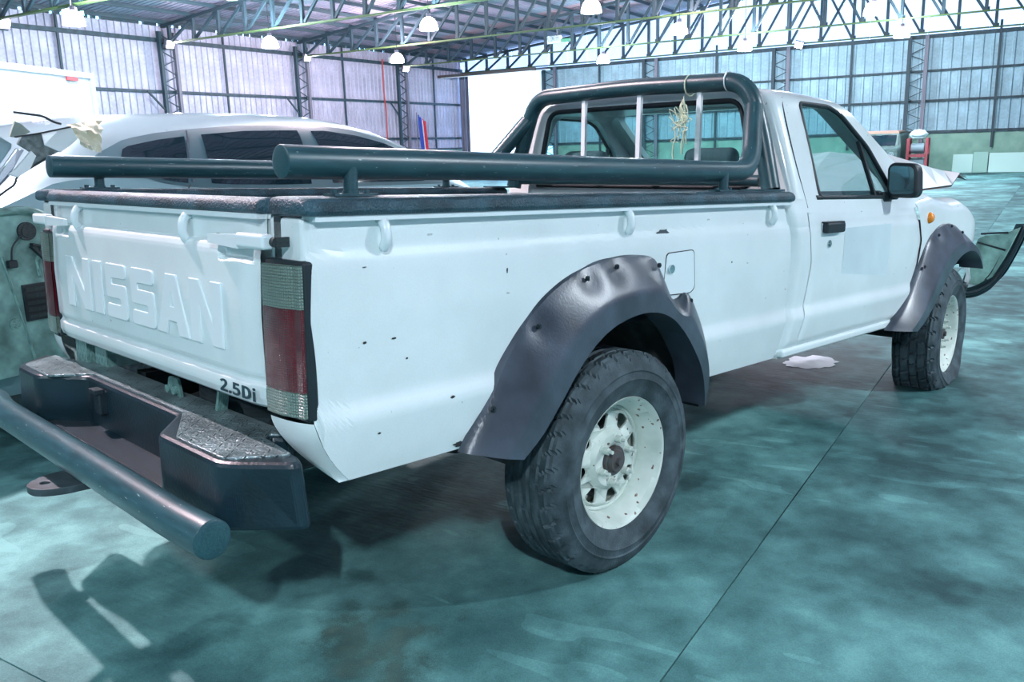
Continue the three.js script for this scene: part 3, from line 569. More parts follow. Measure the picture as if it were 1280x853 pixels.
// ---- chassis and underside
{
  const p = [];
  for (const s of [-1, 1]) p.push(box(1.06, 0.545, s * 0.44, 4.1, 0.13, 0.07), box(-0.42, 0.50, s * 0.44, 1.1, 0.03, 0.06, 0, 0, 0.03));
  for (const x of [-1.05, -0.55, 0.5, 1.3, 2.2]) p.push(box(x, 0.55, 0, 0.10, 0.09, 0.9));
  mesh('chassis_frame', merge(p), M.chassis, T);
  mesh('rear_axle', merge([cyl(0, 0.364, 0, 0.045, 1.35, 'z'), place(new THREE.SphereGeometry(0.15, 20, 14), 0, 0.364, 0.05)]), M.chassis, T);
  mesh('front_axle', merge([cyl(2.951, 0.40, 0, 0.04, 1.3, 'z'), box(2.9, 0.42, 0, 0.2, 0.16, 0.7)]), M.chassis, T);
  mesh('prop_shaft', cyl(1.4, 0.42, 0.02, 0.035, 2.7, 'x'), M.chassis, T);
  mesh('fuel_tank', rbox(0.72, 0.50, 0.28, 0.75, 0.20, 0.42, 0.05), M.chassis, T);
  mesh('gearbox', rbox(1.75, 0.46, 0, 0.7, 0.22, 0.36, 0.06), M.chassis, T);
  mesh('exhaust', pipe([V(2.0, 0.42, -0.3), V(0.4, 0.40, -0.35), V(0.2, 0.58, -0.36), V(-0.3, 0.58, -0.36), V(-1.05, 0.46, -0.36)], 0.03, 0.1, 12), M.rust, T);
  mesh('rear_corner_bracket', merge([box(-1.09, 0.65, -0.62, 0.05, 0.14, 0.10), box(-1.08, 0.65, -0.50, 0.03, 0.13, 0.10)]), M.primer, T);
  mesh('spare_carrier', merge([cyl(-0.62, 0.54, 0, 0.34, 0.18, 'y', 32)]), M.rubber, T);
  const br = (z) => { const s = roundShape([[-0.06, -0.05], [-0.03, 0.045], [0.03, 0.045], [0.06, -0.05]], 0.012); return merge([place(extrude(s, 0.008), -1.09, 0.645, z, 0, -Math.PI / 2), cyl(-1.10, 0.655, z - 0.02, 0.012, 0.02, 'x', 8), cyl(-1.10, 0.655, z + 0.02, 0.012, 0.02, 'x', 8)]); };
  mesh('bumper_bracket', br(0.06), M.primer, T); mesh('bumper_bracket', bar(V(-1.08, 0.60, 0.30), V(-1.08, 0.72, 0.34), 0.03, 0.012), M.primer, T);
}
// ---- wheel-arch liners
{
  const arch = (cx, cy, r, from = 0.12) => { const rows = []; for (let i = 0; i <= 24; i++) { const t = lerp(from, Math.PI - 0.12, i / 24); rows.push([[cx + r * Math.cos(t), cy + r * Math.sin(t), 0.835], [cx + r * Math.cos(t), cy + r * Math.sin(t), 0.46]]); } return merge([metreUV(grid(rows).toNonIndexed()), metreUV(place(new THREE.CircleGeometry(r, 32, from, Math.PI - from), cx, cy, 0.46))]); };
  both('arch_liner', arch(0, 0.40, 0.475), M.underseal); both('arch_liner', arch(2.951, 0.44, 0.46, 0.85), M.underseal);
}
// ---- wheels
function tyre(R, chunky, flatY) {               // axis z, outer face +z; R tread radius
  const prof = [[0.212, 0.085], [0.220, 0.099], [0.232, 0.106], [0.250, 0.113], [0.272, 0.1175], [0.278, 0.1215], [0.284, 0.1175], [0.300, 0.116], [0.305, 0.1185], [0.310, 0.114], [0.322, 0.1105], [0.334, 0.106], [0.345, 0.100], [0.352, 0.094], [0.3575, 0.086]].map(([r, z]) => [r * R / 0.364, z]);
  const tread = []; for (let i = 0; i <= 28; i++) tread.push([R, lerp(0.080, -0.080, i / 28)]);
  const P = [...prof, ...tread, ...prof.slice().reverse().map(([r, z]) => [r, -z])], n = 320, rows = [];
  for (let i = 0; i <= n; i++) {
    const t = i / n * Math.PI * 2, row = [];
    P.forEach(([r, z], k) => {
      const az = Math.abs(z); let d = 0;
      if (k >= prof.length - 3 && k < prof.length + tread.length + 3) {
        const ph = (i + Math.round(z * 90)) % 8;
        if (chunky) {
          const band = Math.floor((z + 0.11) / 0.044), off = band % 2 ? 6 : 0, q = (i + off + Math.round(z * 60) + 1000) % 11;
          if (q < 2) d = 0.011; const f = ((z + 0.11) / 0.044) % 1; if (f < 0.14 && az < 0.085) d = 0.011;
        } else {
          if ((Math.abs(az - 0.052) < 0.005) || (Math.abs(az - 0.016) < 0.005)) d = 0.008;
          if (az > 0.060 && ph < 1) d = 0.007; if (az <= 0.05 && ph === 3 && az > 0.02) d = 0.003;
        }
      }
      let rad = r - d, x = rad * Math.cos(t), y = rad * Math.sin(t), zz = z;
      if (flatY !== undefined && y < -flatY) { const o = -flatY - y; y = -flatY; zz *= 1 + o * 4.5; }
      else if (flatY !== undefined && y < -0.12) { const o = sstep(-0.12, -flatY, y); zz *= 1 + 0.14 * o; }
      row.push([x, y, zz]);
    });
    rows.push(row);
  }
  return metreUV(toCreasedNormals(grid(rows, true), 0.5));
}
const rimGeo = (() => {
  const barrel = new THREE.LatheGeometry([[0.160, -0.090], [0.205, -0.092], [0.216, -0.086], [0.212, -0.080], [0.190, -0.070], [0.186, -0.02], [0.184, 0.02], [0.190, 0.055], [0.2035, 0.070], [0.205, 0.078], [0.214, 0.084], [0.2195, 0.092], [0.2165, 0.098], [0.211, 0.094], [0.2005, 0.082], [0.196, 0.070], [0.183, 0.052], [0.178, 0.030], [0.177, 0.0]].map(([r, y]) => new THREE.Vector2(r, y)), 64);
  barrel.rotateX(Math.PI / 2);
  const disc = new THREE.Shape(); disc.absarc(0, 0, 0.179, 0, Math.PI * 2);
  for (let k = 0; k < 8; k++) { const t = k * Math.PI / 4 + 0.2, P = (r, a) => [r * Math.cos(t + a), r * Math.sin(t + a)]; disc.holes.push(roundShape([P(0.106, 0.13), P(0.155, 0.235), P(0.160, 0.0), P(0.155, -0.235), P(0.106, -0.13)], 0.014, THREE.Path)); }
  const c = new THREE.Path(); c.absarc(0, 0, 0.050, 0, Math.PI * 2); disc.holes.push(c);
  const dg = extrude(disc, 0.006, 0.002, 40), p = dg.attributes.position;
  for (let i = 0; i < p.count; i++) { const r = Math.hypot(p.getX(i), p.getY(i)); p.setZ(i, p.getZ(i) + 0.018 + 0.022 * sstep(0.115, 0.085, r) - 0.020 * sstep(0.158, 0.18, r)); }
  // raised inner ring so that the disc keeps its dish between the coarse triangles
  const dish = new THREE.LatheGeometry([[0.050, 0.030], [0.052, 0.050], [0.062, 0.053], [0.088, 0.050], [0.096, 0.040], [0.102, 0.028], [0.105, 0.024]].map(([r, y]) => new THREE.Vector2(r, y)), 48); dish.rotateX(Math.PI / 2);
  const lip = new THREE.TorusGeometry(0.172, 0.007, 6, 64); lip.translate(0, 0, 0.014);
  const g = merge([barrel, dg, dish, lip]); g.computeVertexNormals(); return metreUV(toCreasedNormals(g, 0.5));
})();
{
  const hubG = merge([cyl(0, 0, 0.035, 0.049, 0.05, 'z', 24), cyl(0, 0, 0.065, 0.040, 0.016, 'z', 24, 0.034), cyl(0, 0, 0.078, 0.014, 0.014, 'z', 10)]);
  const nutG = merge([cyl(0, 0, 0.012, 0.0125, 0.026, 'z', 6), cyl(0, 0, 0.030, 0.0065, 0.024, 'z', 8), cyl(0, 0, 0.001, 0.017, 0.004, 'z', 16)]);
  const rimBack = merge([place(new THREE.CircleGeometry(0.18, 32), 0, 0, -0.03)]);
  const drumG = merge([cyl(0, 0, -0.045, 0.135, 0.06, 'z', 32)]);
  const tyA = tyre(0.364, false), tyB = tyre(0.364, true, 0.273);
  const wheel = (x, y, s, ty, turn, tiltLabel) => {
    const w = mesh('wheel', rimGeo, M.rim, T, tiltLabel); w.position.set(x, y, s * 0.769); w.rotation.y = (s > 0 ? 0 : Math.PI) + turn;
    mesh('tyre', ty, M.rubber, w); mesh('hub', hubG, M.rust, w); mesh('brake_drum', drumG, M.chassis, w);
    for (let k = 0; k < 6; k++) { const n = mesh('lug_nut', nutG, M.rim, w); n.position.set(0.071 * Math.cos(k * Math.PI / 3 + 0.35), 0.071 * Math.sin(k * Math.PI / 3 + 0.35), 0.050); }
    return w;
  };
  wheel(0, 0.364, 1, tyA, 0, 'white eight-spoke steel wheel'); wheel(0, 0.364, -1, tyA, 0, 'white eight-spoke steel wheel');
  const f = wheel(2.951, 0.4185, 1, tyB, 0.10, 'white steel wheel on a flat tyre'); f.rotation.z = 0.0485; wheel(2.951, 0.4185, -1, tyB, 0.10, 'white steel wheel on a flat tyre').rotation.z = -0.0485;
}
// ---- fender flares
function flareGeo(outer, inner, n = 70, bulge = 0.07, dents = []) {
  const o = spline(outer, n), q = spline(inner, n), rows = [];
  for (let i = 0; i <= n; i++) {
    const row = [], A = o[i], B = q[i];
    for (let k = 0; k <= 16; k++) { const s = k / 16, z = 0.848 + bulge * Math.pow(clamp01(s / 0.62), 0.75) + (s > 0.62 ? 0.008 * (s - 0.62) : 0); const px = lerp(A.x, B.x, s), py = lerp(A.y, B.y, s); let dz = 0; for (const [bx, by] of dents) dz += 0.011 * Math.exp(-((px - bx) ** 2 + (py - by) ** 2) / 0.0016); row.push([px, py, k === 0 ? 0.838 : z - dz]); }
    const z1 = 0.848 + bulge; row.push([B.x, B.y, z1 - 0.006], [lerp(A.x, B.x, 0.97), lerp(A.y, B.y, 0.97), z1 - 0.04], [lerp(A.x, B.x, 0.95), lerp(A.y, B.y, 0.95), 0.80]);
    rows.push(row);
  }
  return metreUV(toCreasedNormals(grid(rows, true), 0.45));
}
{
  const oR = [[-0.690, 0.552], [-0.622, 0.647], [-0.524, 0.805], [-0.384, 0.943], [-0.22, 1.012], [-0.083, 1.036], [0.06, 1.034], [0.150, 1.018], [0.185, 0.965], [0.225, 0.893], [0.275, 0.870], [0.335, 0.892], [0.405, 0.815], [0.455, 0.715], [0.468, 0.630], [0.440, 0.545], [0.400, 0.487]];
  const iR = [[-0.522, 0.510], [-0.450, 0.562], [-0.378, 0.635], [-0.300, 0.722], [-0.224, 0.787], [-0.150, 0.826], [-0.06, 0.850], [0.025, 0.856], [0.100, 0.846], [0.17, 0.818], [0.215, 0.785], [0.255, 0.748], [0.30, 0.696], [0.335, 0.648], [0.358, 0.598], [0.370, 0.545], [0.374, 0.495]];
  const oF = [[2.10, 0.540], [2.20, 0.590], [2.32, 0.680], [2.424, 0.808], [2.529, 0.960], [2.634, 1.020], [2.764, 1.048], [2.92, 1.030], [3.08, 0.968], [3.20, 0.885], [3.28, 0.79]];
  const iF = [[2.311, 0.520], [2.37, 0.545], [2.44, 0.582], [2.523, 0.640], [2.62, 0.725], [2.716, 0.795], [2.85, 0.862], [3.00, 0.886], [3.11, 0.868], [3.19, 0.825], [3.24, 0.77]];
  const boltG = merge([cyl(0, 0, 0, 0.008, 0.006, 'z', 10), cyl(0, 0, 0.004, 0.004, 0.004, 'z', 8)]);
  const [r1] = both('fender_flare', flareGeo(oR, iR, 90, 0.07, [[-0.415, 0.855], [-0.205, 0.97], [-0.075, 0.995], [0.12, 0.985]]), M.flare, 'bolt-on black rear fender flare'), [f1] = both('fender_flare', flareGeo(oF, iF, 80, 0.075, [[2.63, 0.97], [2.80, 1.005], [2.97, 0.965]]), M.flare, 'bolt-on black front fender flare');
  for (const [x, y] of [[-0.599, 0.665], [-0.425, 0.868], [-0.22, 0.985], [-0.083, 1.010], [0.135, 1.000], [0.325, 0.868]]) mesh('bolt', boltG, M.gasket, r1).position.set(x + 0.005, y - 0.008, 0.876);
  for (const [x, y] of [[2.46, 0.83], [2.62, 0.985], [2.80, 1.025], [2.98, 0.985]]) mesh('bolt', boltG, M.gasket, f1).position.set(x, y, 0.880);
}
// ---- cab: lower panels
const doorRear = knots([[0.55, 1.185], [0.70, 1.225], [0.92, 1.262], [1.145, 1.215]]), doorFront = knots([[0.55, 2.19], [0.572, 2.215], [0.65, 2.34], [0.724, 2.41], [0.85, 2.45], [0.966, 2.462], [1.06, 2.42], [1.145, 2.36]]);
const zCab = knots([[0.54, 0.815], [0.575, 0.822], [0.60, 0.838], [0.69, 0.853], [0.705, 0.8545], [0.72, 0.851], [0.748, 0.8405], [0.82, 0.846], [0.95, 0.852], [1.06, 0.851], [1.075, 0.846], [1.09, 0.847], [1.13, 0.842], [1.18, 0.826]]);
{
  const panel = (xa, xb, y0, y1, n = 24, m = 46, extra = () => 0) => { const rows = []; for (let j = 0; j <= m; j++) { const y = lerp(y0, y1, j / m), r = []; for (let i = 0; i <= n; i++) { const x = lerp(xa(y), xb(y), i / n); r.push([x, y, zCab(y) - extra(i / n, y)]); } rows.push(r); } return sheet(rows); };
  const edge = (u) => 0.006 * Math.pow(1 - Math.min(1, Math.min(u, 1 - u) * 40), 2);
  both('cab_corner_panel', panel((y) => 1.050 + bedFront(y), (y) => doorRear(y) - 0.004, 0.552, 1.185, 14, 46, (u) => 0.045 * Math.pow(clamp01(1 - u * 2.6), 2) + edge(u)), M.white);
  for (const s of [1, -1]) {
    let g = panel((y) => doorRear(y) + 0.003, (y) => doorFront(y) - 0.004, 0.580, 1.185, 44, 46, (u) => edge(u)); if (s < 0) g = mirrorZ(g);
    const d = mesh('door', g, M.white, T, 'white cab door');
    const Z = (z) => s * z;
    const rx = (geo) => (s > 0 ? geo : mirrorZ(flat(geo)));
    mesh('handle_recess', rx(place(extrude(roundShape([[1.318, 1.030], [1.318, 1.088], [1.500, 1.094], [1.505, 1.038]], 0.02), 0.003), 0, 0, 0.8495)), M.whitePlain, d);
    mesh('door_handle', rx(merge([rbox(1.412, 1.066, 0.864, 0.170, 0.044, 0.028, 0.010), rbox(1.412, 1.088, 0.858, 0.168, 0.008, 0.03, 0.003)])), M.gasket, d, 'black door handle');
    mesh('lock', rx(merge([cyl(1.400, 0.998, 0.853, 0.016, 0.006, 'z'), cyl(1.400, 0.998, 0.857, 0.009, 0.006, 'z', 12)])), M.chrome, d);
    if (s > 0) { const rows = []; for (let j = 0; j <= 14; j++) { const r = []; for (let i = 0; i <= 6; i++) { const u = i / 6, y = lerp(lerp(0.862, 0.812, u), lerp(1.058, 1.062, u), j / 14); r.push([lerp(1.548, 2.055, u), y, zCab(y) + 0.0007]); } rows.push(r); } mesh('sticker_mark', metreUV(grid(rows).toNonIndexed()), std(0xe6eef1, 0.42, { map: withRepeat(texPaint, 1) }), d, 'dull patch left by a removed door sign'); }
  }
  both('sill', merge([rbox(1.66, 0.562, 0.812, 1.16, 0.036, 0.05, 0.012), box(1.66, 0.55, 0.76, 1.16, 0.02, 0.10)]), M.white);
  both('seam_backing', merge([box(1.75, 0.85, 0.80, 1.40, 0.58, 0.02)]), M.whitePlain);
  // front fenders
  const topY = knots([[2.2, 1.170], [2.40, 1.190], [2.58, 1.205], [2.72, 1.180], [2.88, 1.165], [3.05, 1.172], [3.15, 1.150], [3.29, 1.095], [3.38, 1.035], [3.46, 0.955], [3.52, 0.86]]);
  const bot = (x) => { const d = x - 2.951, r = 0.47 * 0.47 - d * d; return r > 0 ? Math.max(0.58, 0.44 + Math.sqrt(r)) : 0.66; };
  const rows = []; for (let j = 0; j <= 36; j++) { const r = []; for (let i = 0; i <= 48; i++) {
    const u = i / 48, t = j / 36; let x0 = lerp(2.19, 3.52, u);
    const yt = topY(x0), sh = 0.70; let y, z;
    if (t < sh) { y = lerp(bot(x0), yt - 0.065, t / sh); z = zCab(Math.min(y, 1.06)) - 0.10 * Math.pow(clamp01((x0 - 3.20) / 0.32), 2); }
    else { const a = (t - sh) / (1 - sh) * Math.PI / 2; y = yt - 0.065 + 0.065 * Math.sin(a); z = zCab(1.06) - 0.10 * Math.pow(clamp01((x0 - 3.20) / 0.32), 2) - 0.11 * (1 - Math.cos(a)) ; }
    const df = doorFront(Math.min(y, 1.145)) + 0.003, x = Math.max(x0, df + (x0 - 2.19) * 0.05);
    r.push([x, y, z]); } rows.push(r); }
  both('front_fender', sheet(rows), M.white, 'white front fender');
  mesh('side_indicator', merge([place(new THREE.SphereGeometry(0.030, 18, 12), 2.545, 1.075, 0.846, 0, 0, 0)].map((g) => { g.scale(1, 1, 1); return g; })), M.amber, T, 'amber side indicator');
  both('fender_backing', box(2.30, 0.86, 0.78, 0.25, 0.56, 0.02), M.whitePlain);
  mesh('cab_back_panel', metreUV(box(1.14, 0.88, 0, 0.03, 0.62, 1.56)), M.white, T);
  mesh('cab_floor', merge([box(1.75, 0.60, 0, 1.3, 0.04, 1.56), box(2.42, 0.85, 0, 0.04, 0.5, 1.56)]), M.cloth, T);
}
// ---- cab: roof shell with window openings
{
  const ringPts = [[0.842, 1.13], [0.832, 1.17], [0.812, 1.24], [0.782, 1.34], [0.742, 1.46], [0.712, 1.545], [0.694, 1.585], [0.665, 1.612], [0.62, 1.630], [0.52, 1.642], [0.30, 1.652], [0.0, 1.655]];
  const full = [...ringPts, ...ringPts.slice(0, -1).reverse().map(([z, y]) => [-z, y])];
  const ring = (x, kz, dy, inset = 0) => full.map(([z, y]) => { const t = clamp01((y - 1.13) / 0.53); return [x, y - dy * t - inset * t * 1.0, z * kz - Math.sign(z) * Math.min(Math.abs(z), inset)]; });
  const outer = new Brush(solid([ring(1.135, 0.94, 0.055), ring(1.138, 0.965, 0.030), ring(1.150, 0.983, 0.014), ring(1.172, 0.995, 0.004), ring(1.21, 1, 0), ring(1.35, 1, -0.003), ring(1.6, 1, 0), ring(1.75, 1, 0.006), ring(2.2, 1, 0.02), ring(2.7, 1, 0.02)], 0.7));
  const inner = new Brush(solid([ring(1.172, 0.97, 0.02, 0.035).map(([x, y, z]) => [x, y < 1.14 ? 1.0 : y, z]), ring(1.3, 1, 0, 0.035).map(([x, y, z]) => [x, y < 1.14 ? 1.0 : y, z]), ring(2.8, 1, 0.02, 0.035).map(([x, y, z]) => [x, y < 1.14 ? 1.0 : y, z])], 0.7));
  // windscreen rake from (1.70, 1.655) to (2.60, 1.13)
  const wedge = (dx) => { const s = shapeOf([[1.70 + dx, 1.655], [1.55 + dx, 1.7425], [1.55, 2.2], [3.2, 2.2], [3.2, 0.8], [2.60 + dx + 0.566, 0.8]]); const g = extrude(s, 2.4); g.translate(0, 0, -1.2); return new Brush(metreUV(g)); };
  const prism = (shape, d) => new Brush(metreUV(d));
  const sideWin = (() => { const s = roundShape([[1.335, 1.190], [1.352, 1.578], [1.640, 1.580], [1.735, 1.552], [1.935, 1.415], [2.120, 1.200], [2.10, 1.185]], 0.035); const g = extrude(s, 2.4); g.translate(0, 0, -1.2); return new Brush(metreUV(g)); })();
  const rearWin = (() => { const s = roundShape([[-0.595, 1.225], [-0.515, 1.590], [0.555, 1.590], [0.635, 1.225]], 0.06); const g = extrude(s, 0.4); g.applyMatrix4(new THREE.Matrix4().makeBasis(V(0, 0, 1), V(0, 1, 0), V(-1, 0, 0))); g.translate(1.3, 0, 0); return new Brush(metreUV(g)); })();
  const frontWin = (() => { const s = roundShape([[-0.70, 1.16], [-0.565, 1.605], [0.565, 1.605], [0.70, 1.16]], 0.05); const g = extrude(s, 1.6); g.applyMatrix4(new THREE.Matrix4().makeBasis(V(0, 0, 1), V(0, 1, 0), V(-1, 0, 0))); g.translate(3.2, 0, 0); return new Brush(metreUV(g)); })();
  const ev = new Evaluator(); ev.useGroups = false; ev.attributes = ['position', 'normal', 'uv'];
  let shell = ev.evaluate(outer, wedge(0), SUBTRACTION);
  const cav = ev.evaluate(inner, wedge(-0.06), SUBTRACTION);
  shell = ev.evaluate(shell, cav, SUBTRACTION); shell = ev.evaluate(shell, sideWin, SUBTRACTION); shell = ev.evaluate(shell, rearWin, SUBTRACTION); shell = ev.evaluate(shell, frontWin, SUBTRACTION);
  const sg = shell.geometry.clone(); const cab = mesh('cab_shell', metreUV(flat(sg)), M.white, T, 'white cab roof and pillars');
  // glass and rubbers
  const zAt = (y) => { for (let i = 1; i < ringPts.length; i++) if (y <= ringPts[i][1]) return lerp(ringPts[i - 1][0], ringPts[i][0], (y - ringPts[i - 1][1]) / (ringPts[i][1] - ringPts[i - 1][1])); return 0.6; };
  const winPts = [[1.335, 1.190], [1.352, 1.578], [1.640, 1.580], [1.735, 1.552], [1.935, 1.415], [2.120, 1.200], [2.10, 1.185]];
  const onSide = (g, off) => { const p = g.attributes.position; for (let i = 0; i < p.count; i++) p.setZ(i, zAt(Math.min(1.60, Math.max(1.131, p.getY(i)))) + p.getZ(i) + off); g.computeVertexNormals(); return g; };
  const rim = (pts, w, r) => { const s = roundShape(pts, r), c = new THREE.Vector2(); pts.forEach(([x, y]) => c.add(new THREE.Vector2(x, y))); c.multiplyScalar(1 / pts.length); const insetP = pts.map(([x, y]) => { const d = new THREE.Vector2(x, y).sub(c), l = d.length(); d.multiplyScalar((l - w) / l); return [c.x + d.x, c.y + d.y]; }); s.holes.push(roundShape(insetP, r, THREE.Path)); return s; };
  const dense = (shape) => { const g = extrude(shape, 0.012, 0, 10); return g; };
  // pane as a fine grid clipped to the window outline by scaling rows
  const paneGeo = (() => { const rows = []; for (let j = 0; j <= 20; j++) { const y = lerp(1.186, 1.578, j / 20), x0 = knots([[1.186, 1.337], [1.578, 1.354]])(y), x1 = knots([[1.186, 2.11], [1.20, 2.118], [1.415, 1.935], [1.552, 1.735], [1.578, 1.645]])(y); const r = []; for (let i = 0; i <= 20; i++) r.push([lerp(x0, x1, i / 20), y, zAt(y) - 0.020]); rows.push(r); } return grid(rows); })();
  for (const s of [1, -1]) {
    const rx = (g) => (s > 0 ? g : mirrorZ(flat(g)));
    mesh('side_glass', rx(paneGeo), M.glass, cab, 'side window glass'); 
    const out = roundShape(winPts, 0.035).getPoints(8).map((p) => V(p.x, p.y, zAt(Math.min(1.6, p.y)) - 0.004));
    mesh('window_rubber', rx(new THREE.TubeGeometry(new THREE.CatmullRomCurve3(out, true, 'centripetal'), 160, 0.0105, 8, true)), M.gasket, cab);
    mesh('quarter_bar', rx(merge([bar(V(1.93, 1.19, zAt(1.19) - 0.016), V(1.885, 1.44, zAt(1.44) - 0.016), 0.016)])), M.gasket, cab);
    mesh('drip_line', rx(new THREE.TubeGeometry(new THREE.CatmullRomCurve3([[1.215, 1.15], [1.190, 1.36], [1.205, 1.56], [1.235, 1.595]].map(([x, y]) => V(x, y, zAt(Math.min(1.6, y)) - 0.001))), 60, 0.0025, 6, false)), M.gasket, cab);
  }
  const rear = roundShape([[-0.59, 1.23], [-0.51, 1.586], [0.55, 1.586], [0.63, 1.23]], 0.06);
  const rg = new THREE.ShapeGeometry(rear, 10); rg.applyMatrix4(BACK); rg.translate(1.152, 0, 0); mesh('rear_glass', rg, M.glass, cab, 'rear window glass');
  const ro = rear.getPoints(8).map((p) => V(1.140, p.y, p.x)); mesh('rear_window_rubber', new THREE.TubeGeometry(new THREE.CatmullRomCurve3(ro, true, 'centripetal'), 160, 0.012, 8, true), M.gasket, cab);
  const wr = []; for (let j = 0; j <= 6; j++) { const t = j / 6, y = lerp(1.15, 1.62, t), x = 2.60 - (y - 1.13) * (0.9 / 0.525) - 0.015, hw = lerp(0.71, 0.57, t), r = []; for (let i = 0; i <= 10; i++) r.push([x, y, lerp(-hw, hw, i / 10)]); wr.push(r); }
  mesh('windscreen', grid(wr), M.glass, cab, 'windscreen glass');
  // interior
  const seat = (z) => merge([rbox(1.55, 0.86, z, 0.50, 0.16, 0.56, 0.06), rbox(1.30, 1.08, z, 0.14, 0.46, 0.54, 0.06, 0, 0, 0.18), rbox(1.245, 1.335, z, 0.09, 0.13, 0.26, 0.04, 0, 0, 0.18)]);
  for (const z of [-0.36, 0.36]) mesh('seat', seat(z), M.cloth, cab, 'grey cloth seat');
  mesh('dashboard', merge([rbox(2.18, 1.02, 0, 0.42, 0.26, 1.44, 0.07), rbox(2.05, 1.10, 0.36, 0.24, 0.14, 0.42, 0.05)]), M.dash, cab, 'dark dashboard');
  mesh('steering_wheel', merge([place(new THREE.TorusGeometry(0.185, 0.016, 8, 36), 1.90, 1.08, 0.36, 0, Math.PI / 2 - 0.45, 0), rod(V(1.90, 1.08, 0.36), V(2.1, 1.0, 0.36), 0.03), bar(V(1.90, 1.08, 0.19), V(1.90, 1.08, 0.53), 0.03)]), M.gasket, cab);
  mesh('door_card', merge([box(1.75, 1.0, 0.77, 1.0, 0.36, 0.03), box(1.75, 1.0, -0.77, 1.0, 0.36, 0.03), rbox(1.72, 1.19, 0.775, 0.70, 0.05, 0.05, 0.02), rbox(1.72, 1.19, -0.775, 0.70, 0.05, 0.05, 0.02)]), M.dash, cab);
  mesh('interior_mirror', merge([rbox(1.80, 1.54, 0.37, 0.03, 0.065, 0.21, 0.02), rod(V(1.81, 1.54, 0.37), V(1.86, 1.575, 0.37), 0.008)]), std(0xc4e2de, 0.5), cab, 'interior mirror');  // matte pale teal paints in the reflection seen in this mirror
  mesh('rear_shelf', box(1.24, 1.12, 0, 0.16, 0.10, 1.4), M.dark, cab);
}
// ---- door mirrors
for (const s of [1, -1]) {
  const rx = (g) => (s > 0 ? g : mirrorZ(flat(g)));
  const face = roundShape([[0.842, 1.196], [0.836, 1.334], [0.952, 1.327], [0.962, 1.193]], 0.03);
  const sh = extrude(face, 0.05, 0.012, 8); sh.applyMatrix4(BACK); sh.translate(2.075, 0, 0);
  const m = mesh('door_mirror', rx(merge([metreUV(sh), metreUV(rbox(2.06, 1.188, 0.84, 0.06, 0.03, 0.05, 0.012)), metreUV(rbox(2.03, 1.185, 0.822, 0.10, 0.05, 0.03, 0.012))])), M.gasket, T, 'black door mirror');
  const fg = extrude(roundShape([[0.844, 1.200], [0.839, 1.330], [0.948, 1.323], [0.957, 1.197]], 0.024), 0.003); fg.applyMatrix4(BACK); fg.translate(2.0125, 0, 0);
  mesh('mirror_glass', rx(fg), M.mirror, m, 'mirror glass');
}
